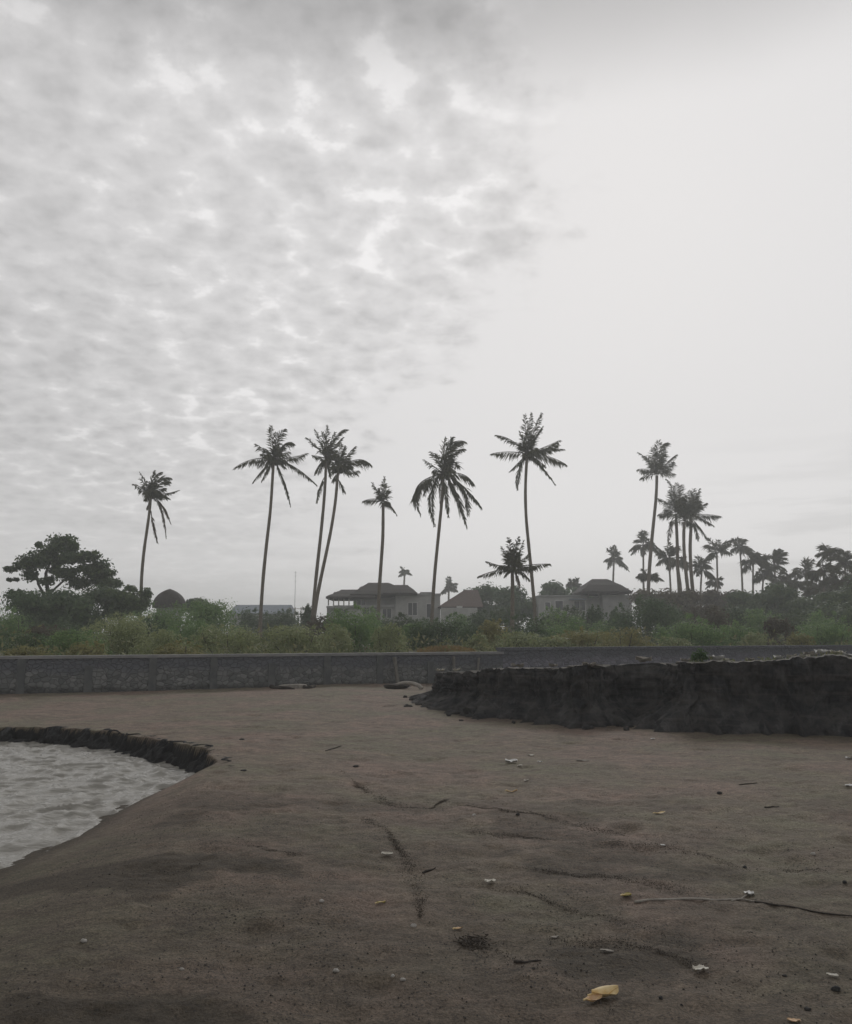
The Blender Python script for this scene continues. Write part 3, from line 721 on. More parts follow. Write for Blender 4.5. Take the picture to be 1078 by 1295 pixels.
palm(72,(648,718),[(648.5,735),(648.5,765),(648,797)],
 [((633,717),(616,710),6),((621,722),(605,729),6),(N_,(635,692),5),(N_,(644,680),6),((653,690),(656.5,679),5),((657,700),(662,684),5),(N_,(651,690),7),((672,713),(696,713),7),((660,710),(668,701),7),((664,723),(670,734),6),((655,728),(657,742),5,(650,722),1),((642,722),(638,729),5),(N_,(640,700),8),(N_,(656,700),8),((662,716),(678,718),8),(N_,(632,715),7)],
 'low spreading palm in front of the tallest palm trunk', core=14, coreR=26, tw=2.6, seed=8, wind=.05)
palm(112,(831,600),[(831,615),(830,632),(827,660),(824,690),(821.5,720),(820,752)],
 [((832,558),(845,560),8),(N_,(833,558),8),(N_,(826,567),8),(N_,(840,568),8),((821,583),(816,577),5),((819,577),(807,572),4),((815,590),(806,594),5),((820,591),(812,597),7),((844,583),(855.5,575),6),((845,590),(851,584),9),(N_,(848,593),7),(N_,(830,575),9),(N_,(837,580),9)],
 'tallest palm of the right-hand cluster, set apart to the left', core=8, coreR=26, tw=2.3, seed=9, wind=.15, nuts=False)
palm(112,(855,648),[(856,665),(857,690),(857.5,720),(860,752)],
 [(N_,(856,612),8),(N_,(862,614),8),(N_,(849,621),8),((851,610),(843,606),4),((843,632),(832,630),6),((847,640),(840,644),8),((847,665),(845.5,686),5,(851,655),1),(N_,(862,630),8),(N_,(848,634),8)],
 'left palm of the tight clump with one dry frond hanging', core=10, coreR=28, tw=2.3, seed=10, wind=.05, nuts=False)
palm(108,(866,659),[(865,672),(865.5,700),(868,725),(871,752)],
 [(N_,(862,630),9),(N_,(869,628),9),(N_,(875,638),9),(N_,(858,640),8),(N_,(866,640),9),(N_,(872,648),9)],
 'middle palm of the tight clump, dense upright tuft', core=14, coreR=30, tw=2.4, seed=11, wind=.1, nuts=False)
palm(110,(874,651),[(874.5,665),(873,690),(874,720),(877,752)],
 [(N_,(877,619),8),(N_,(885,618),5),(N_,(885,633),7),((886,640),(894,636),6),((893,649),(911,652.5),8),((889,655),(902,664),6),((885,664),(896,685),6,(875,656)),((880,668),(883,683),5,(875,656)),(N_,(867,626),8),(N_,(872,622),8),(N_,(880,630),9)],
 'right palm of the tight clump with a frond reaching right', core=12, coreR=28, tw=2.4, seed=12, wind=.2, nuts=False)

# far palms: trunk and one crown mesh each
def far_palm(px, py, Rp, Y, trunk, label, up=.5, wind=.2, n=15, seed=0):
    r = random.Random(seed+int(px)); s = Y/F; c = P(px, py, Y); bx, by = trunk
    e = P(bx, by, Y); o = thing('coconut_palm', (e[0], Y, GZ-.1), label, 'palm tree', 'far coconut palms')
    t = np.linspace(0, 1, 10)[:, None]
    tp = c*(1-t)+np.array((e[0], Y, GZ-.2))*t + np.array((r.uniform(-.6, .6), 0, 0))*np.sin(t*math.pi)
    MB().tube(tp, np.linspace(.16, .24, 10)*Y/150, 6).build('trunk', M['ptrunk'], o)
    mb = MB()
    for i in range(n):
        az = i*2.399+r.random()*.5; el = r.uniform(-.5, 1.3)*up + .35*(1-up) + (.4 if i % 3 == 0 else 0); L = Rp*s*r.uniform(.6, 1.2)
        d = np.array((math.cos(az)*math.cos(el), math.sin(az)*math.cos(el), math.sin(el)))
        mid = c+d*L*.55+np.array((0, 0, .16*L)); end = c+d*L*.95+np.array((wind*L*.35, 0, -.34*L*max(.2, math.cos(el))))
        f = frond_mesh(bez(c, mid, end, 8), (.22+.12*r.random())*Rp*s, 22, wind, lw=.0011*Y)
        for V, Fc, m in f.ch: mb.add(V, Fc-Fc.min() if False else Fc-(Fc.min()-0) , m) if False else None
        off = mb.n
        for V, Fc, m in f.ch: mb.ch.append((V, Fc+off, m)); mb.n += len(V)
    mb.build('crown', [M['palm'], M['bark']], o)
    return o
FP = [
 (777,708,17,170,(776,752),'small distant palm above the thatched gazebo',.9,.15),
 (814,690,20,150,(815,750),'small palm left of the tallest right-hand palm trunk',1.0,.1),
 (821,732,18,125,(821,760),'stubby palm at the foot of the tallest right-hand palm',.5,0),
 (846,708,22,135,(842,752),'slim palm leaning under the left of the tight clump',.8,.05),
 (858,716,18,140,(861,756),'stubby palm in front of the tight clump trunks',.4,.1),
 (888,722,20,140,(890,756),'bushy-headed palm right of the tight clump',.9,.15),
 (907,701,23,145,(906,756),'palm with symmetrical starry crown right of the tight clump',.8,.1),
 (905,738,14,150,(905,760),'short palm hidden under the starry-crowned palm',.6,.05),
 (936,694,20,150,(935,760),'palm with compact tuft left of the shaggy one',.9,.25),
 (953,714,26,130,(958,764),'shaggy palm with fronds blown to the right',.6,.6),
 (979,716,22,130,(985,764),'leaning palm with narrow swept-up tuft',1.0,.55),
 (990,738,22,125,(992,766),'low drooping palm right of the swept-up one',.2,.6),
 (1020,728,22,120,(1022,768),'narrow upright palm in the gap near the right edge',1.0,.25),
 (1034,745,18,122,(1036,770),'short palm leaning in the gap near the right edge',.4,.5),
 (1050,702,23,110,(1050,766),'palm rising above the hazy trees at the right edge',.8,.1),
 (1069,716,24,105,(1070,766),'rightmost palm merging with the tall hazy tree',.8,.0),
 (1008,742,20,112,(1008,768),'slanting palm filling the gap left of the narrow upright one',.5,.5),
 (1076,738,24,92,(1077,768),'bushy palm head cut by the right edge below the rightmost palm',.5,.1),
 (1030,752,20,104,(1031,770),'lowest palm head in front of the hazy trees at right',.4,.2),
 (1042,726,24,100,(1043,768),'full-headed palm just left of the palm rising at the right',.7,.2),
 (1062,738,24,96,(1063,768),'low full palm in front of the rightmost palm',.5,.1),
 (966,730,20,128,(968,764),'low palm between the shaggy and the swept-up palms',.5,.4),
 (512,724,9,210,(512,760),'tiny distant palm above the white villa terrace',.6,.0),
 (568,743,13,190,(568,770),'tiny distant palm over the brown tiled roof',.9,.0),
 (727,744,14,160,(727,762),'tiny palm left of the thatched gazebo',.9,.0),
]
for i, q in enumerate(FP): far_palm(*q, seed=i*5, n=16)

# ------------------------------------------------------------------ buildings
def bpx(mb, x0, x1, y0, y1, Y, depth, m=0, zlo=None):
    a = P(x0, y1, Y); b = P(x1, y0, Y)
    mb.box((a[0], Y, a[2] if zlo is None else zlo), (b[0], Y+depth, b[2]), m); return mb
def hip(mb, ex0, ex1, ey, rx0, rx1, ry, Y, depth, thick=.25, m=0, bow=0.0):
    a = P(ex0, ey, Y); b = P(ex1, ey, Y); c = P(rx0, ry, Y); d = P(rx1, ry, Y)
    z0, z1 = a[2], c[2]; n = 7; rows = []
    for i in range(n+1):
        t = i/n; tz = z0+(z1-z0)*(t+bow*math.sin(t*math.pi))
        tz += rnd.uniform(-.05, .05)*(i > 0)
        rows.append([(a[0]+(c[0]-a[0])*t+rnd.uniform(-.15, .15), Y+depth*.5*t, tz), (b[0]+(d[0]-b[0])*t, Y+depth*.5*t, tz), (b[0]+(d[0]-b[0])*t, Y+depth*(1-.5*t)+.01, tz), (a[0]+(c[0]-a[0])*t, Y+depth*(1-.5*t)+.01, tz)])
    for lo, hi in zip(rows[:-1], rows[1:]):
        V = lo+hi; mb.add(V, [(k, (k+1) % 4, 4+(k+1) % 4, 4+k) for k in range(4)], m)
    low = [(x, y, z-thick) for x, y, z in rows[0]]
    mb.add(low+rows[0], [(k, (k+1) % 4, 4+(k+1) % 4, 4+k) for k in range(4)], m)
    mb.add(low, [(3, 2, 1, 0)], m); mb.add(rows[-1], [(0, 1, 2, 3)], m); return mb
def window(parent, x0, x1, y0, y1, Y, bars=1):
    a = P(x0, y1, Y); b = P(x1, y0, Y); t = .10; f = MB(); y_ = Y-.06
    f.box((a[0]-t, y_, a[2]-t), (b[0]+t, Y-.002, a[2])); f.box((a[0]-t, y_, b[2]), (b[0]+t, Y-.002, b[2]+t))
    f.box((a[0]-t, y_, a[2]), (a[0], Y-.002, b[2])); f.box((b[0], y_, a[2]), (b[0]+t, Y-.002, b[2]))
    for i in range(bars):
        x = a[0]+(b[0]-a[0])*(i+1)/(bars+1); f.box((x-.04, y_, a[2]), (x+.04, Y-.022, b[2]))
    fo = f.build('window', M['frame'], parent)
    MB().box((a[0], Y-.02, a[2]), (b[0], Y-.003, b[2])).build('pane', M['glass'], fo)
Y = 110.0
v = thing('villa', (P(500,800,Y)[0], Y, GZ), 'white flat-roofed villa with dark thatched terrace roofs on posts', 'villa')
mb = MB(); bpx(mb, 424, 500, 767, 800, Y, 9, 0, GZ-.2); bpx(mb, 500.1, 557, 752.5, 800, Y-.6, 9, 0, GZ-.2); bpx(mb, 447, 499.9, 756, 766.9, Y+1.5, 6); mb.build('wall', M['plaster'], v)
mb = MB(); bpx(mb, 422, 500, 765.5, 767.8, Y-.5, .48); bpx(mb, 499, 558, 750.5, 752.4, Y-.8, 9.4); mb.build('parapet', M['plaster2'], v)
hip(MB(), 411, 476, 754.5, 428, 452, 743.5, Y-1.0, 9, .25).build('roof', M['thatch'], v)
hip(MB(), 443, 522, 751, 463, 489, 734, Y-.3, 10, .25).build('roof', M['thatch'], v)
hip(MB(), 484, 528, 749.5, 497, 515, 738, Y-2.0, 7, .3, bow=.05).build('roof', M['thatch'], v)
hip(MB(), 530, 550, 751.5, 533, 546, 747.8, Y+1, 4, .15).build('roof', M['thatch'], v)
for px in (415.5, 422, 428.5, 435, 441.5):
    a = P(px, 766, Y-.3); b = P(px, 754.6, Y-.3); MB().box((a[0]-.07, Y-.37, a[2]), (a[0]+.07, Y-.23, b[2]+.05)).build('post', M['post'], v)
mb = MB(); a = P(413, 766.4, Y-.4); b = P(424, 764.9, Y-.4); mb.box((a[0], Y-.45, a[2]-.3), (P(444,764,Y)[0], Y+6, a[2])); mb.build('terrace_floor', M['plaster2'], v)
mb = MB(); bpx(mb, 413, 423.9, 768.5, 800, Y+.5, 6, 0, GZ-.2); mb.build('wall', M['plaster2'], v)
window(v, 459, 477, 768.5, 778, Y, 3); window(v, 516.5, 527.5, 762.5, 778, Y-.6, 1); window(v, 540, 546, 764, 781, Y-.6, 0)
window(v, 452, 462, 758.5, 765, Y+1.5, 1); window(v, 428, 440, 770, 781, Y, 1); window(v, 484, 495, 770, 782, Y, 1)
Y = 104.0
v = thing('annex', (P(578,800,Y)[0], Y, GZ), 'low pale annex with sloping brown tiled roof beside the white villa', 'house')
mb = MB(); bpx(mb, 558.5, 604, 768.5, 800, Y, 6, 0, GZ-.2); mb.build('wall', M['plaster'], v)
a = P(554, 767, Y+.3); b = P(592, 747.5, Y+9); c = P(612, 767, Y+.3)
mb = MB(); mb.prism([(a[0],Y+.6,a[2]-.05),(c[0],Y+.6,a[2]-.05),(c[0],Y+12,a[2]-.05),(a[0],Y+12,a[2]-.05)], [(b[0]-.6,Y+6,b[2]),(b[0]+1.2,Y+6,b[2]),(b[0]+1.2,Y+7,b[2]),(b[0]-.6,Y+7,b[2])]); mb.build('roof', M['rooftl'], v)
mb = MB(); bpx(mb, 578, 585, 766.5, 768.4, Y+.1, 1.2); mb.build('water_tank', M['frame'], v)
Y = 116.0
v = thing('villa', (P(740,800,Y)[0], Y, GZ), 'pale grey villa with a thatched gazebo roof on top', 'villa')
mb = MB(); bpx(mb, 682, 743, 754.5, 800, Y, 9, 0, GZ-.2); mb.build('wall', M['plaster'], v)
mb = MB(); bpx(mb, 764, 799, 752.5, 800, Y-1, 8, 0, GZ-.2); bpx(mb, 743.1, 763.9, 756, 800, Y+.6, 6, 0, GZ-.2); mb.build('wall', M['plaster2'], v)
mb = MB(); bpx(mb, 681, 744, 752.8, 754.4, Y-.25, 9.4); mb.build('parapet', M['plaster2'], v)
hip(MB(), 737, 799, 747.5, 758, 777, 729.5, Y-2.0, 9, .35, bow=.06).build('roof', M['thatch'], v)
for px in (743, 756, 769, 782, 793):
    a = P(px, 756, Y); b = P(px, 747.6, Y); MB().box((a[0]-.09, Y-.9, a[2]), (a[0]+.09, Y-.72, b[2]+.35)).build('post', M['bark'], v)
window(v, 703, 712, 760, 772, Y, 0); window(v, 727, 740, 760.5, 772, Y, 1); window(v, 690, 696, 762, 770, Y, 0)
mb = MB(); bpx(mb, 722, 742, 757, 758.6, Y-1.2, 1.18); mb.build('awning', M['metalr'], v)
Y = 96.0
v = thing('thatched_hut', (P(214,800,Y)[0], Y, GZ), 'hut with a domed dark thatched roof left of the blue-grey roof', 'hut')
c = P(214, 766, Y+3); rx = 21*Y/F; zt = P(214, 743, Y)[2]-c[2]
th = np.linspace(0, math.pi/2, 9); ph = np.linspace(0, 2*math.pi, 25)
V = np.stack([c[0]+rx*np.cos(th)[:, None]*np.cos(ph)[None], c[1]+rx*np.cos(th)[:, None]*np.sin(ph)[None], c[2]+zt*((.55*np.sin(th)+.45*th/(math.pi/2)))[:, None]+0*ph[None]+.05*np.sin(ph*9)[None]*np.cos(th)[:, None]], -1)
mb = MB(); mb.grid(V); mb.grid(np.stack([V[0], V[0]+np.array((0, 0, -.3)), np.repeat(c[None], 25, 0)+np.array((0, 0, .1))])); mb.build('roof', M['thatch'], v)
th8 = [(c[0]+rx*.75*math.cos(q), c[1]+rx*.75*math.sin(q)) for q in np.linspace(0, 2*math.pi, 13)[:-1]]
mb = MB(); mb.prism([(x, y, GZ-.2) for x, y in th8], [(x, y, c[2]+.05) for x, y in th8]); mb.build('wall', M['plaster2'], v)
Y = 125.0
v = thing('shed', (P(325,800,Y)[0], Y, GZ), 'long low building with a blue-grey sheet metal roof', 'shed')
a = P(291, 776, Y); b = P(363, 776, Y); t_ = P(300, 765, Y+4)
mb = MB(); mb.prism([(a[0]-.3,Y-.3,a[2]),(b[0]+.3,Y-.3,a[2]),(b[0]+.3,Y+9,a[2]),(a[0]-.3,Y+9,a[2])], [(a[0],Y+4,t_[2]),(b[0],Y+4,t_[2]),(b[0],Y+4.4,t_[2]),(a[0],Y+4.4,t_[2])]); mb.build('roof', M['metalr'], v)
mb = MB(); mb.box((a[0], Y, GZ-.2), (b[0], Y+8.5, a[2]-.002)); mb.build('wall', M['plaster2'], v)
Y = 130.0
v = thing('antenna_mast', (P(374,800,Y)[0], Y, GZ), 'thin antenna mast standing between the lone palm and the crossed palms', 'antenna')
a = P(374, 722, Y); MB().tube([(a[0],Y,GZ-.1),(a[0],Y,a[2]*.6),(a[0],Y,a[2])], [.05,.04,.025], 6).build('mast', M['steel'], v)
mb = MB()
for q in (.86, .93, .98): mb.tube([(a[0]-.5*(1.4-q),Y,a[2]*q),(a[0],Y,a[2]*q),(a[0]+.5*(1.4-q),Y,a[2]*q)], .02, 5)
mb.build('crossbars', M['steel'], v)
Y = 98.0
v = thing('post_fence', (P(378,800,Y)[0], Y, GZ), 'pale rail fence on tall posts left of the crossed palm trunks', 'fence')
for px in (366, 373.5, 381, 388.5):
    a = P(px, 768, Y); MB().tube([(a[0],Y,GZ-.1),(a[0],Y,2.5),(a[0],Y,a[2])], .06, 6).build('post', M['post'], v)
mb = MB()
for py in (770, 777): a = P(363, py, Y); b = P(392, py, Y); mb.tube([a, (a+b)/2, b], .035, 5)
mb.build('rail', M['post'], v)

# ------------------------------------------------------------------ things on the beach
def ground_at(px, py):
    z = 0.0
    for _ in range(6):
        g = G(px, py, z); z = float(beach(g[0], g[1]))
    return np.array((g[0], g[1], z))
def one(mb, name, mats, loc, label, cat, group=None, smooth=False):
    o = mb.build(name, mats, None, smooth, loc); tag(o, label, cat, group); return o
def rock_mb(c, r, seed, flat=.55, rough=1.0):
    th = np.linspace(0, math.pi, 9); ph = np.linspace(0, 2*math.pi, 15)
    a = np.sin(th)[:, None]*np.cos(ph)[None]; b = np.sin(th)[:, None]*np.sin(ph)[None]; d = np.cos(th)[:, None]+0*ph[None]
    k = 1+.22*rough*vnoise(a*1.7+seed, b*1.7+d*1.3, seed)+.12*rough*vnoise(a*4+seed, b*4-d*3, seed+3)
    V = np.stack([a*k*r[0], b*k*r[1], d*k*r[2]], -1); V[:, -1] = V[:, 0]
    return MB().grid(V+np.asarray(c))
def scrap_mb(c, L, Wd, seed, curl=.3, thick=.004, pinch=.4):
    r = np.random.RandomState(seed); n, m = 11, 7
    u = np.linspace(-1, 1, n)[:, None]; v_ = np.linspace(-1, 1, m)[None]
    wprof = (1-pinch*np.abs(u)**2.2)*(1+.18*vnoise(u*3+seed, u*0, seed))
    x = u*L*.5 + 0*v_ + .06*L*vnoise(v_*2+seed, u*2, seed+1); y = v_*Wd*.5*wprof
    z = curl*Wd*(v_**2)*.14 + .16*Wd*vnoise(u*2.6+seed, v_*2.6, seed+2)*1.0 + curl*L*.05*u**2
    z = z-z.min()+.003
    a = r.uniform(-.5, .5); X = x*math.cos(a)-y*math.sin(a); Yv = x*math.sin(a)+y*math.cos(a)
    V = np.stack([X, Yv, z], -1)+np.asarray(c); mb = MB(); mb.grid(V); mb.grid(V[::-1]+np.array((0, 0, thick)))
    return mb
# big yellow dry leaf
g = ground_at(763, 1266); k = g[1]/F
def leaf_thing(px, py, wpx, mat, label, seed, curl=.5, asp=.5, name='fallen_leaf'):
    g = ground_at(px, py); L = wpx*g[1]/F
    n, m = 17, 9; u = np.linspace(0, 1, n)[:, None]; v_ = np.linspace(-1, 1, m)[None]
    w = L*asp*np.sin(np.clip(u*.96+.03, 0, 1)*math.pi)**.75*(.8+.25*u)
    x = (u-.5)*L+0*v_; y = v_*w*.5
    z = np.abs(v_)**1.5*w*curl*.55 + .10*L*vnoise(u*2.3+seed, v_*1.4, seed) + .10*L*(2*u-1)**2
    z = z-z.min()+.004; a = .35
    V = np.stack([x*math.cos(a)-y*math.sin(a), x*math.sin(a)+y*math.cos(a), z], -1)+g
    o = thing(name, g, label, 'leaf', 'litter on the sand')
    MB().grid(V).build('blade', M[mat], o, smooth=True)
    mid = V[:, m//2]+np.array((0, 0, .003)); st = np.concatenate([[mid[0]+np.array((-.16*L*math.cos(a), -.16*L*math.sin(a), -.004))], mid[::2]])
    MB().tube(st, np.linspace(.006, .002, len(st)), 5).build('midrib', M['leafy'], o, smooth=True)
    return o
leaf_thing(766, 1262, 36, 'leafy', 'large curled yellow leaf on the dark sand in the foreground', 3, .3, .6)
leaf_thing(752, 1268, 22, 'leafo', 'pale orange torn leaf folded against the large curled yellow leaf', 8, .3, .6)
leaf_thing(835, 1030, 15, 'leafy', 'small yellow leaf on the smooth sand below the bank', 5, .4)
leaf_thing(793, 1134, 13, 'leafg', 'yellow-green leaf lying at the left tip of the long twig', 6, .3, .8)
leaf_thing(580, 1176, 11, 'leafo', 'small orange leaf just above the dark debris clump', 9, .3)
leaf_thing(482, 1143, 11, 'leafg', 'small greenish leaf on the olive sand left of centre', 10, .3)
leaf_thing(648, 1002, 14, 'leafo', 'thin brownish leaf lying on the upper drift line', 12, .3, .35)

def scrap(px, py, wpx, mat, label, seed, asp=.55, curl=.5, cat='litter', name='plastic_scrap'):
    g = ground_at(px, py); L = wpx*g[1]/F
    return one(scrap_mb(g, L, L*asp, seed, curl), name, M[mat], g, label, cat, 'litter on the sand', True)
scrap(647, 965, 14, 'white', 'crumpled white plastic scrap on the sand below the bank', 1, .8, .9)
scrap(672, 956, 7, 'cream', 'small cream scrap behind the crumpled white one', 2)
scrap(683, 964, 6, 'white', 'tiny white scrap right of the crumpled white one', 3)
scrap(658, 971, 6, 'cream', 'tiny cream scrap in front of the crumpled white one', 4)
scrap(737, 963, 15, 'drift', 'thin greyish scrap on the smooth sand below the middle of the bank', 5, .3)
scrap(826, 935, 6, 'white', 'tiny white scrap close to the foot of the bank', 6)
scrap(1075, 960, 9, 'white', 'white scrap at the right edge, the farther of two', 7, .8)
scrap(1074, 995, 8, 'white', 'white scrap at the right edge, the nearer of two', 8, .7)
scrap(839, 1070, 6, 'white', 'tiny white scrap below the small yellow leaf', 9)
scrap(886, 1229, 17, 'cream', 'cream plastic scrap on the sand right of the large yellow leaf', 10, .75, .8)
scrap(1053, 1235, 13, 'cream', 'flat cream scrap beside a dark stone at lower right', 11, .4)
scrap(768, 1204, 15, 'drift', 'flat pale scrap directly above the large yellow leaf', 12, .35, .2)
scrap(702, 1187, 10, 'drift', 'small pale scrap between the drift lines above the large leaf', 13, .5)
scrap(490, 1082, 14, 'cream', 'pair-like broken pale scrap on the brown sand left of centre', 14, .5, .9)
scrap(620, 1117, 12, 'cream', 'pale crumpled scrap lying on the middle drift line', 15, .8, .8)
scrap(948, 1133, 12, 'white', 'white bit caught at the bend of the long twig', 16, .8, .8)
scrap(1005, 1293, 14, 'leafo', 'orange scrap at the bottom edge near the right corner', 17, .5)
scrap(666, 988, 6, 'cream', 'speck of pale scrap above the upper drift line', 18)
def stone(px, py, wpx, mat, label, seed, flat=.5, name='stone', cat='stone', asp=.7):
    g = ground_at(px, py); r = wpx*g[1]/F/2*(.62 if mat == 'stone' else .9)
    return one(rock_mb(g+np.array((0, 0, r*flat*.35)), (r, r*asp, r*flat), seed), name, M[mat], g, label, cat, 'stones on the sand', True)
stone(106, 1191, 8, 'pebble', 'single white pebble at the lower left', 1, .7, 'pebble')
stone(407, 1140, 7, 'pebble', 'white pebble on the olive sand near the bottom centre-left', 2, .7, 'pebble')
stone(523, 1172, 8, 'pebble', 'white pebble left of the dark debris clump', 3, .7, 'pebble')
stone(425, 1229, 8, 'pebble', 'pale pebble of the bottom group, the leftmost', 4, .7, 'pebble')
stone(510, 1240, 7, 'pebble', 'pale pebble of the bottom group, the rightmost and nearest', 5, .7, 'pebble')
stone(497, 1234, 6, 'pebble', 'tiny pale pebble of the bottom group, in the middle', 6, .7, 'pebble')
stone(230, 1227, 6, 'pebble', 'tiny pale pebble on the gravelly patch at lower left', 7, .7, 'pebble')
stone(1029, 1081, 6, 'pebble', 'tiny pale pebble on the smooth sand at right', 8, .7, 'pebble')
stone(600, 1032, 6, 'pebble', 'tiny pale pebble at the left end of the upper drift line', 9, .7, 'pebble')
stone(1057, 1251, 17, 'stone', 'dark stone beside the flat cream scrap at lower right', 11, .7)
stone(910, 1004, 10, 'stone', 'small dark stone on the smooth sand right of the yellow leaf', 12, .7)
stone(1069, 1117, 9, 'stone', 'dark stone at the right edge above the twig end', 13, .8)
stone(836, 1263, 8, 'stone', 'dark stone just right of the large yellow leaf', 14, .8)
stone(862, 1272, 6, 'stone', 'tiny dark stone near the bottom right of the large leaf', 15, .8)
stone(1022, 1278, 14, 'stone', 'dark stone near the bottom right corner', 16, .6)
stone(942, 1098, 9, 'stone', 'dark stone at the end of the upper right drift line', 17, .8)
stone(306, 936, 10, 'stone', 'dark stone on the far sand right of the water, farther of two', 18, .5)
stone(308, 975, 12, 'stone', 'dark stone on the far sand right of the water, nearer of two', 19, .35)
stone(450, 970, 12, 'stone', 'flat dark stone on the far sand near the middle', 20, .35)
stone(655, 1031, 8, 'stone', 'dark stone under the upper drift line', 21, .7)
stone(993, 1235, 9, 'stone', 'dark stone left of the flat cream scrap', 22, .6)
def stick(pp, rad, mat, label, name='driftwood_stick', lift=.6, cat='stick'):
    q = np.array([ground_at(*a) for a in pp]); q[:, 2] += rad*lift
    n = len(q)*4; s_ = np.linspace(0, len(q)-1, n); q = np.stack([np.interp(s_, np.arange(len(q)), q[:, i]) for i in range(3)], 1)
    q[:, 2] += .5*rad*vnoise(s_*2, s_*0, int(pp[0][0]))
    return one(MB().tube(q, rad*(1-.5*np.linspace(0, 1, n)**2), 6), name, M[mat], q[0], label, cat, 'sticks on the sand', True)
stick([(803,1141),(830,1138),(870,1138),(905,1139),(940,1139),(960,1142)], .009, 'drift', 'long thin pale twig lying across the sand at right', 'twig')
stick([(955,1142),(985,1147),(1010,1149),(1045,1156),(1085,1160)], .008, 'darkwd', 'dark twig continuing from the long pale one to the right edge', 'twig')
stick([(925,1140),(938,1137),(948,1132)], .007, 'drift', 'short twig forking off the long pale one', 'twig')
stick([(650,1217),(665,1218),(684,1216)], .008, 'darkwd', 'short dark stick above the large yellow leaf')
stick([(535,1105),(543,1102),(551,1099)], .01, 'darkwd', 'short dark stick on the olive sand in the middle')
stick([(935,993),(945,992),(958,991)], .009, 'darkwd', 'flat dark stick on the smooth sand at right, farther of two')
stick([(968,1022),(977,1021),(986,1021)], .009, 'darkwd', 'flat dark stick on the smooth sand at right, nearer of two')
stick([(412,950),(425,946),(432,944)], .011, 'darkwd', 'dark stick on the far sand left of the bank end')
for i, (cx_, cy_, cr_, kd) in enumerate(CLODS):
    hz_ = float(beach(cx_, cy_)) if kd == 'pool' else 0.0
    one(rock_mb((cx_, cy_, hz_+cr_*.2), (cr_*rnd.uniform(.9, 1.5), cr_, cr_*rnd.uniform(.6, .9)), 300+i, .5, 2.0), 'sand_clod', M['bank' if kd == 'bank' else 'wetclod'], (cx_, cy_, hz_),
        'dark clod of sand slumped at the foot of the eroded bank' if kd == 'bank' else 'black wet clod of sand along the cut edge of the pool', 'sand clod', 'clods at the foot of the bank' if kd == 'bank' else 'clods along the cut edge of the pool', True)
# log leaning at the bank foot, arched driftwood, slab at the wall foot
a = ground_at(592, 906); b = P(640, 884, a[1]+.9); q = np.linspace(0, 1, 9)[:, None]
q = a*(1-q)+b*q; q[:, 2] += .06; one(MB().tube(q, np.linspace(.17, .13, 9), 8), 'driftwood_log', M['bank'], a, 'dark sand-covered log leaning at the foot of the bank', 'log', smooth=True)
a = ground_at(497, 871); b = ground_at(534, 872); tq = np.linspace(0, 1, 13)[:, None]
q = a*(1-tq)+b*tq; q[:, 2] += .02+.20*np.sin(tq[:, 0]*math.pi)**.6
one(MB().tube(q, np.linspace(.055, .075, 13), 8), 'driftwood_log', M['drift'], a, 'pale arched driftwood log at the left end of the bank', 'log', smooth=True)
a = ground_at(492, 871)
one(rock_mb(a+np.array((.3, 0, .08)), (.45, .3, .10), 33), 'debris_heap', M['darkwd'], a, 'low dark heap of debris at the foot of the leaning pale pole', 'debris', smooth=True)
a = ground_at(598, 1193); m_ = MB()
for i in range(70):
    q = a+np.array((RS.normal()*.055, RS.normal()*.06, .004+abs(RS.normal())*.007)); d = RS.normal(size=3); d[2] *= .25; d *= RS.uniform(.01, .03)
    m_.tube([q-d, q, q+d+np.array((0, 0, .004))], RS.uniform(.002, .006), 5)
one(m_, 'debris_clump', M['wrack'], a, 'clump of black debris on the wet sand left of the large leaf', 'debris')
def slab(px0, px1, py, hpx, mat, label, name, Yoff=0):
    a = ground_at(px0, py); b = ground_at(px1, py); h = hpx*a[1]/F; n = 9
    t = np.linspace(0, 1, n); ring = np.array([(0, 0), (0, 1), (.18, 1.12), (.8, 1.05), (1, .9), (1, 0)])
    V = np.zeros((n, 6, 3))
    for i in range(n):
        c_ = a*(1-t[i])+b*t[i]; e = .6+.4*math.sin(math.pi*min(1, max(0, t[i]*.9+.05)))**.4
        for j in range(6): V[i, j] = (c_[0], c_[1]+ring[j, 0]*.5, c_[2]-.03+ring[j, 1]*h*e*(1+.14*vnoise(t[i]*5, j*1.3, 3)))
    mb = MB(); mb.grid(V); mb.add(V[0], [list(range(6))]); mb.add(V[-1], [list(range(6))[::-1]])
    return one(mb, name, M[mat], a, label, 'slab')
slab(352, 386, 870.5, 5.0, 'pebble' if False else 'drift', 'pale broken slab lying at the foot of the sea wall', 'concrete_slab')
stick([(342,870.5),(356,871.5),(372,871.5)], .07, 'darkwd', 'dark branch lying left of the pale slab at the wall foot', 'driftwood_branch', cat='branch')
stick([(384,871),(392,871),(399,869.8)], .07, 'darkwd', 'dark branch lying right of the pale slab at the wall foot', 'driftwood_branch', cat='branch')
def pole(px0, py0, px1, py1, rad, label):
    yb = wall_y(px1)-.25; a = P(px1, py1, yb); a[2] = max(a[2], -.05); b = P(px0, py0, wall_y(px0)-.12)
    t = np.linspace(0, 1, 7)[:, None]; one(MB().tube(a*(1-t)+b*t, rad*(1+.1*np.sin(t[:, 0]*9)), 7), 'leaning_pole', M['oldpole'], a, label, 'pole', smooth=True)
pole(499, 831, 503.5, 864, .075, 'pale weathered pole leaning on the sea wall left of the bank')
pole(574, 830, 575, 860, .06, 'pale pole leaning on the sea wall just above the left of the bank')
pole(606, 832, 603, 860, .05, 'thin pole leaning on the sea wall where it gets taller')
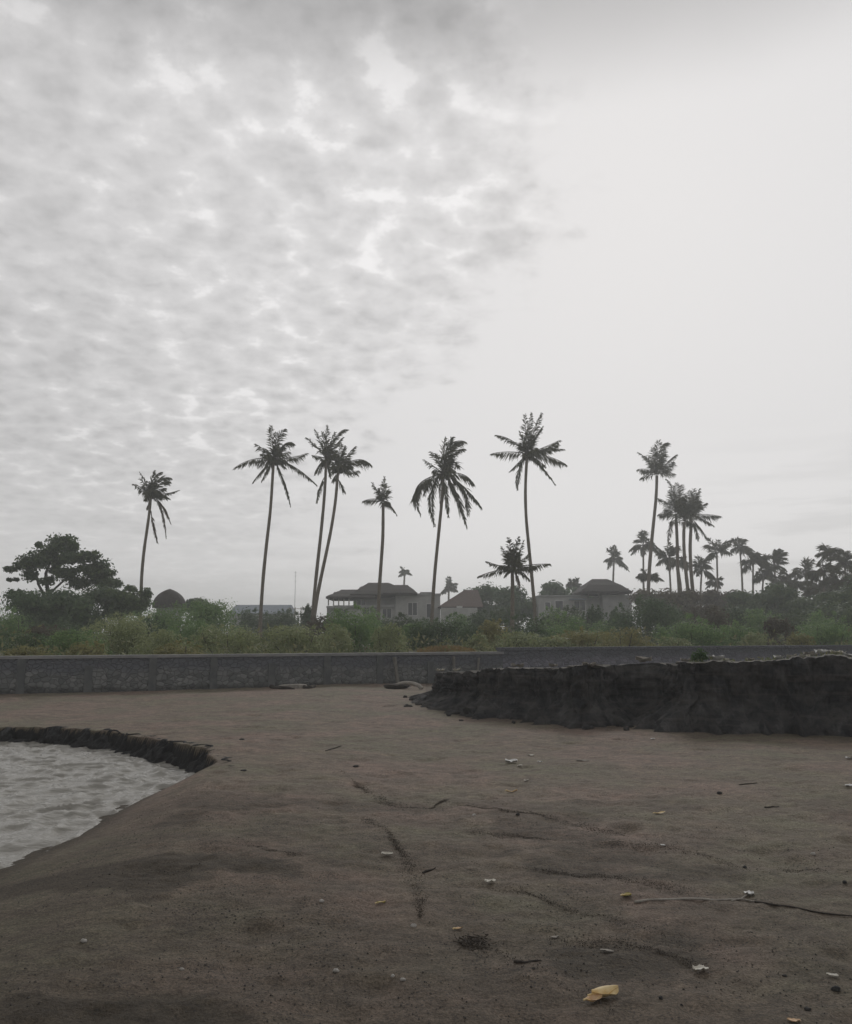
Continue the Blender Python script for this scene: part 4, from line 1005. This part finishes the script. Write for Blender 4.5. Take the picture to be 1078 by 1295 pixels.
# litter on the bank top
BL = [(556,.5,8,'cream','pale scrap on the bank top near its left end'),(578,.4,7,'cream','pale scrap on the bank top beside the second leaning pole'),(626,.5,9,'drift','greyish scrap on the bank edge below the wall step'),
 (655,.4,12,'drift','flat greyish scrap on the bank edge left of centre'),(700,.4,9,'drift','small greyish scrap on the bank edge near its middle'),(745,.4,13,'drift','long greyish scrap on the bank edge under the gazebo villa'),
 (812,.5,16,'drift','flat pale driftwood piece on the bank edge left of the white heap'),(868,.5,10,'drift','pale driftwood piece on the bank edge beside the white heap'),(907,.8,14,'white','bright white bag on the bank top right of the palm clump'),(918,.6,7,'cream','small cream scrap beside the bright white bag'),
 (986,1.6,10,'white','white scrap alone on the bank top left of the litter heap'),(1003,2.2,9,'cream','cream scrap on the bank top under the small pale bush'),(1018,.9,9,'cream','cream scrap near the bank edge toward the right'),
 (1040,3.4,14,'white','large white bag topping the litter heap at right'),(1048,2.8,9,'white','small white scrap in front of the large white bag'),(1030,3.0,8,'cream','cream scrap left of the large white bag'),(1058,2.4,10,'cream','cream scrap right of the large white bag'),
 (1066,3.2,9,'cream','cream scrap near the right edge of the bank top'),(1075,3.0,10,'white','white scrap at the very right edge of the bank top'),(950,1.0,7,'drift','greyish scrap on the bank top between the white bag and the litter heap'),(1024,2.0,10,'drift','grey driftwood bit in the litter heap at right')]
for i, (px, back, wp, mt, lb) in enumerate(BL):
    g = bank_at(px, min(back, .12 if px < 880 else .5 if px < 980 else 1.3)); L = 1.25*wp*g[1]/F
    one(scrap_mb(g+np.array((0, 0, .015)), L, L*.7, 60+i, 2.2), 'plastic_scrap' if mt != 'drift' else 'driftwood_piece', M[mt], g, lb, 'litter' if mt != 'drift' else 'driftwood', 'litter on the bank top', True)
g = bank_at(886, .8); mb = MB(); c_ = g.copy()
make = []
o = thing('weed', g, 'dark weed growing on the bank top below the palm clump', 'plant')
mb.leaves(blobcloud(200, (g[0], g[1], g[2]+.12), (.2, .2, .2), .1), .09, .45, .6); mb.build('foliage', M['dark'], o)
# grass tufts hanging on the bank edge at the right
mb = MB()
for i in range(70):
    g = bank_at(RS.uniform(870, 1120), RS.uniform(.1, 2.5)); n_ = 5
    mb.leaves(g[None]+RS.normal(size=(n_, 3))*np.array((.06, .06, .02))+np.array((0, 0, .03)), .09, .25, 1.4)
o = mb.build('bank_grass', M['scrub']); tag(o, 'sparse weeds on the dry bank top at the right', 'grass', kind='stuff')

# drift lines of black debris (wrack) and gravel
LINES = [
 [(562,1014),(600,1021),(640,1027),(680,1030),(705,1038),(745,1048),(790,1058)],
 [(590,1050),(650,1058),(720,1066),(790,1068),(850,1074),(900,1085),(945,1102),(988,1109)],
 [(560,1086),(600,1092),(650,1099),(700,1103),(760,1109),(820,1118),(870,1128)],
 [(590,1120),(622,1122),(660,1127),(700,1145),(750,1158),(790,1168),(830,1184),(880,1202),(930,1218),(980,1231)],
 [(430,975),(470,1005),(500,1020),(545,1024),(566,1012)],
 [(462,1035),(490,1052),(505,1075),(515,1090),(530,1130),(532,1165)],
 [(590,1196),(630,1202),(660,1220),(700,1240),(750,1262),(780,1285)],
 [(905,1250),(940,1245),(975,1258)],
 [(960,1203),(985,1204),(1010,1212),(1026,1214)],
 [(985,1098),(1010,1102),(1040,1100)],
 [(300,1060),(350,1078),(380,1082)],
 [(700,1188),(760,1190),(800,1197),(850,1212),(890,1222)],
 [(1010,1192),(1050,1194),(1078,1198)],
]
mb = MB(); pa = []
for L in LINES:
    q = np.array([ground_at(*p) for p in L]); d = np.concatenate(([0], np.cumsum(np.linalg.norm(np.diff(q, axis=0), axis=1))))
    n = int(d[-1]*1300); s_ = RS.uniform(0, d[-1], n); s_ = s_[RS.uniform(0, 1, n) < np.clip(.55+.7*vnoise(s_*1.7, s_*0, len(pa)), .1, 1)]
    w = .02+.06*np.abs(vnoise(s_*.9, s_*0+3, 7))
    wob = .05*vnoise(s_*1.3, s_*0+5, 17)+.025*vnoise(s_*4, s_*0+5, 18)
    x = np.interp(s_, d, q[:, 0])+RS.normal(size=len(s_))*w*.7; y = np.interp(s_, d, q[:, 1])+wob+RS.normal(size=len(s_))*w
    pa.append(np.stack([x, y, beach(x, y)+.006], 1))
pa = np.concatenate(pa)
mb.leaves(pa, .011, .4, 0.0)
o = mb.build('wrack_debris', M['wrack']); tag(o, 'thin drift lines of black plant debris on the sand', 'debris', kind='stuff')
# gravel: denser on the wet foreground
n = 60000
gx = RS.uniform(-3.4, 4.6, n); gy = 3.4+9*RS.uniform(0, 1, n)**1.7
keep = RS.uniform(0, 1, n) < np.clip(.25+.9*fbm(gx*.9, gy*.9, 201, 3), .03, 1)*np.clip(1.3-(gy-3.4)/7-.10*(gx+1), .04, 1)
gx, gy = gx[keep], gy[keep]; gz = beach(gx, gy); sz = .002+.0065*RS.uniform(0, 1, len(gx))**4
oc = np.array([(1,0,0),(-1,0,0),(0,1,0),(0,-1,0),(0,0,.75),(0,0,-.75)], float)
fc = np.array([(0,2,4),(2,1,4),(1,3,4),(3,0,4),(2,0,5),(1,2,5),(3,1,5),(0,3,5)])
V = oc[None]*sz[:, None, None]*RS.uniform(.6, 1.3, (len(gx), 6, 1)); an = RS.uniform(0, 6.28, len(gx))
ca, sa = np.cos(an)[:, None], np.sin(an)[:, None]
V = np.stack([V[..., 0]*ca-V[..., 1]*sa+gx[:, None], V[..., 0]*sa+V[..., 1]*ca+gy[:, None], V[..., 2]+gz[:, None]+sz[:, None]*.3], -1)
mb = MB(); mb.add(V.reshape(-1, 3), (fc[None]+np.arange(len(gx))[:, None, None]*6).reshape(-1, 3))
o = mb.build('gravel', M['gravel']); tag(o, 'fine black gravel scattered over the damp foreground sand', 'gravel', kind='stuff')

# ------------------------------------------------------------------ sky, sun, haze
AZ, EL = 15.0, 30.0
sd = np.array((math.sin(R(AZ))*math.cos(R(EL)), math.cos(R(AZ))*math.cos(R(EL)), math.sin(R(EL))))
world = bpy.data.worlds.new('World'); S.world = world; world.use_nodes = True
t = NT(world.node_tree); bg = world.node_tree.nodes['Background']
vec = t.n('ShaderNodeTexCoord').outputs['Generated']
sx = t.n('ShaderNodeSeparateXYZ', {0: vec}); x, y, z = sx.outputs
sky = t.n('ShaderNodeTexSky', sky_type='NISHITA', sun_disc=False, sun_elevation=R(EL), sun_rotation=R(AZ), air_density=1.0, dust_density=1.0)
zc = t.m('ADD', t.m('MAXIMUM', z, 0.0), .22)
q = t.n('ShaderNodeCombineXYZ', {0: t.m('DIVIDE', x, zc), 1: t.m('DIVIDE', y, zc), 2: 0.0}).outputs[0]
cs = t.n('ShaderNodeVectorMath', {0: vec, 1: tuple(sd)}, operation='DOT_PRODUCT').outputs['Value']
veil = t.n('ShaderNodeValToRGB', {0: t.mr(cs, -1, 1, 0, 1, False)})
cr = veil.color_ramp
for i, (p_, c_) in enumerate(((0, .40), (.5, .47), (.78, .60), (.86, .66), (.93, .745), (.97, .785), (1, .80))):
    e = cr.elements[i] if i < 2 else cr.elements.new(p_)
    e.position = p_; e.color = (c_, c_*.998, c_*.995, 1)
saz = t.m('DIVIDE', x, t.m('MAXIMUM', t.m('ABSOLUTE', y), .05))
n_big = t.noise(q, 2.2, 3, .5)
n_puf = t.noise(q, 8.5, 8, .6)
n_fin = t.noise(q, 24, 6, .62)
wn_ = t.n('ShaderNodeTexNoise', {'Vector': q, 'Scale': 13.0, 'Detail': 5.0, 'Roughness': .6})
wq = t.n('ShaderNodeVectorMath', {0: q, 1: t.n('ShaderNodeVectorMath', {0: t.n('ShaderNodeVectorMath', {0: wn_.outputs['Color'], 1: (.5, .5, .5)}, operation='SUBTRACT').outputs[0], 'Scale': .11}, operation='SCALE').outputs[0]}, operation='ADD').outputs[0]
cell = t.n('ShaderNodeTexVoronoi', {'Vector': wq, 'Scale': 17.0, 'Smoothness': .6}, feature='SMOOTH_F1', voronoi_dimensions='2D').outputs['Distance']
gap = t.m('ADD', t.m('MULTIPLY', cell, .62), t.m('MULTIPLY', t.m('SUBTRACT', .5, n_puf), 1.15))
gap = t.m('ADD', gap, t.m('ADD', t.m('MULTIPLY', t.m('SUBTRACT', .5, n_fin), .62), t.m('MULTIPLY', t.m('SUBTRACT', .5, n_big), .6)))
clump = t.mr(gap, -.16, .50, 1, 0, False)
edge_ = t.mr(gap, .38, .64, 0, 1)
bnd = t.mr(z, .20, .46, -.13, .17, False)           # where the broken deck ends, leaning right with height
bnd = t.m('ADD', bnd, t.m('ADD', t.m('MULTIPLY', t.m('SUBTRACT', n_puf, .5), .5), t.m('MULTIPLY', t.m('SUBTRACT', n_big, .5), .35)))
mask = t.mr(t.m('SUBTRACT', bnd, saz), -.05, .12, 0, 1)
lowf = t.mr(z, .05, .24, .3, 1)
mask = t.m('MULTIPLY', mask, lowf)
tone = t.m('ADD', t.m('SUBTRACT', 1.0, t.m('MULTIPLY', clump, .27)), t.m('MULTIPLY', edge_, .17))
streak = t.m('MULTIPLY', t.mr(t.noise(t.mapping(vec, (3, 3, 26)), 1.6, 4), .48, .62, 0, .12), t.m('MULTIPLY', t.mr(saz, .28, .42, 0, 1), t.mr(z, .10, .26, 1, 0)))
low2 = t.m('MULTIPLY', t.mr(t.noise(t.mapping(vec, (3, 3, 30)), 1.3, 4), .4, .65, 0, .10), t.m('MULTIPLY', t.mr(saz, -.1, .0, 1, 0), t.mr(z, .1, .25, 1, 0)))
top_dark = t.mr(t.m('ADD', z, t.m('MULTIPLY', t.m('SUBTRACT', n_big, .5), .05)), .545, .66, 1.0, .62)     # added dark gradient painted across the top of the sky
fac = t.m('ADD', 1.0, t.m('MULTIPLY', mask, t.m('SUBTRACT', tone, 1.0)))
fac = t.m('MULTIPLY', t.m('MULTIPLY', fac, top_dark), t.m('SUBTRACT', t.m('SUBTRACT', 1.0, streak), low2))
fac = t.m('MULTIPLY', fac, t.mr(z, .0, .26, 1.15, 1.0))
f3 = t.n('ShaderNodeCombineColor', {0: t.m('MULTIPLY', fac, 10.12), 1: t.m('MULTIPLY', fac, 9.97), 2: t.m('MULTIPLY', fac, 9.97)}).outputs[0]
cloud = t.mix(1.0, veil.outputs[0], f3, 'MULTIPLY')
t.put(bg.inputs[0], t.mix(.98, sky.outputs[0], cloud)); bg.inputs[1].default_value = .10

sl = bpy.data.lights.new('sun', 'SUN'); sl.energy = 0.9; sl.angle = R(14); sl.color = (1, .985, .96)
so = bpy.data.objects.new('sun', sl); C.objects.link(so)
from mathutils import Vector
so.rotation_euler = Vector(tuple(sd)).to_track_quat('Z', 'Y').to_euler(); so.location = (20, 40, 40)

hz = MB().box((-700, -40, -2.2), (700, 920, 34)).build('haze', bpy.data.materials.new('haze_air')); tag(hz, 'thin sea haze over the land', 'haze', kind='stuff')
hm = hz.data.materials[0]; hm.use_nodes = True; ht = NT(hm.node_tree)
hm.node_tree.nodes.remove(hm.node_tree.nodes['Principled BSDF'])
pv = ht.n('ShaderNodeVolumePrincipled', {'Color': (.93, .95, .96, 1), 'Density': .0015, 'Anisotropy': .3})
ht.L(pv.outputs[0], hm.node_tree.nodes['Material Output'].inputs['Volume'])

# ------------------------------------------------------------------ camera and render settings
cd = bpy.data.cameras.new('camera'); cam = bpy.data.objects.new('camera', cd); C.objects.link(cam)
cam.location = (0, 0, CAMZ); cam.rotation_euler = (math.pi/2+PITCH, 0, 0)
cd.sensor_fit = 'HORIZONTAL'; cd.sensor_width = 36; cd.lens = 36*F/W0; cd.clip_start = .05; cd.clip_end = 5000
S.camera = cam
S.view_settings.view_transform = 'Standard'; S.view_settings.look = 'None'; S.view_settings.exposure = 0; S.view_settings.gamma = 1
S.cycles.use_denoising = True; S.cycles.volume_bounces = 1; S.cycles.max_bounces = 6; S.cycles.transparent_max_bounces = 8
for o in bpy.data.objects:
    if '_abs' in o: del o['_abs']
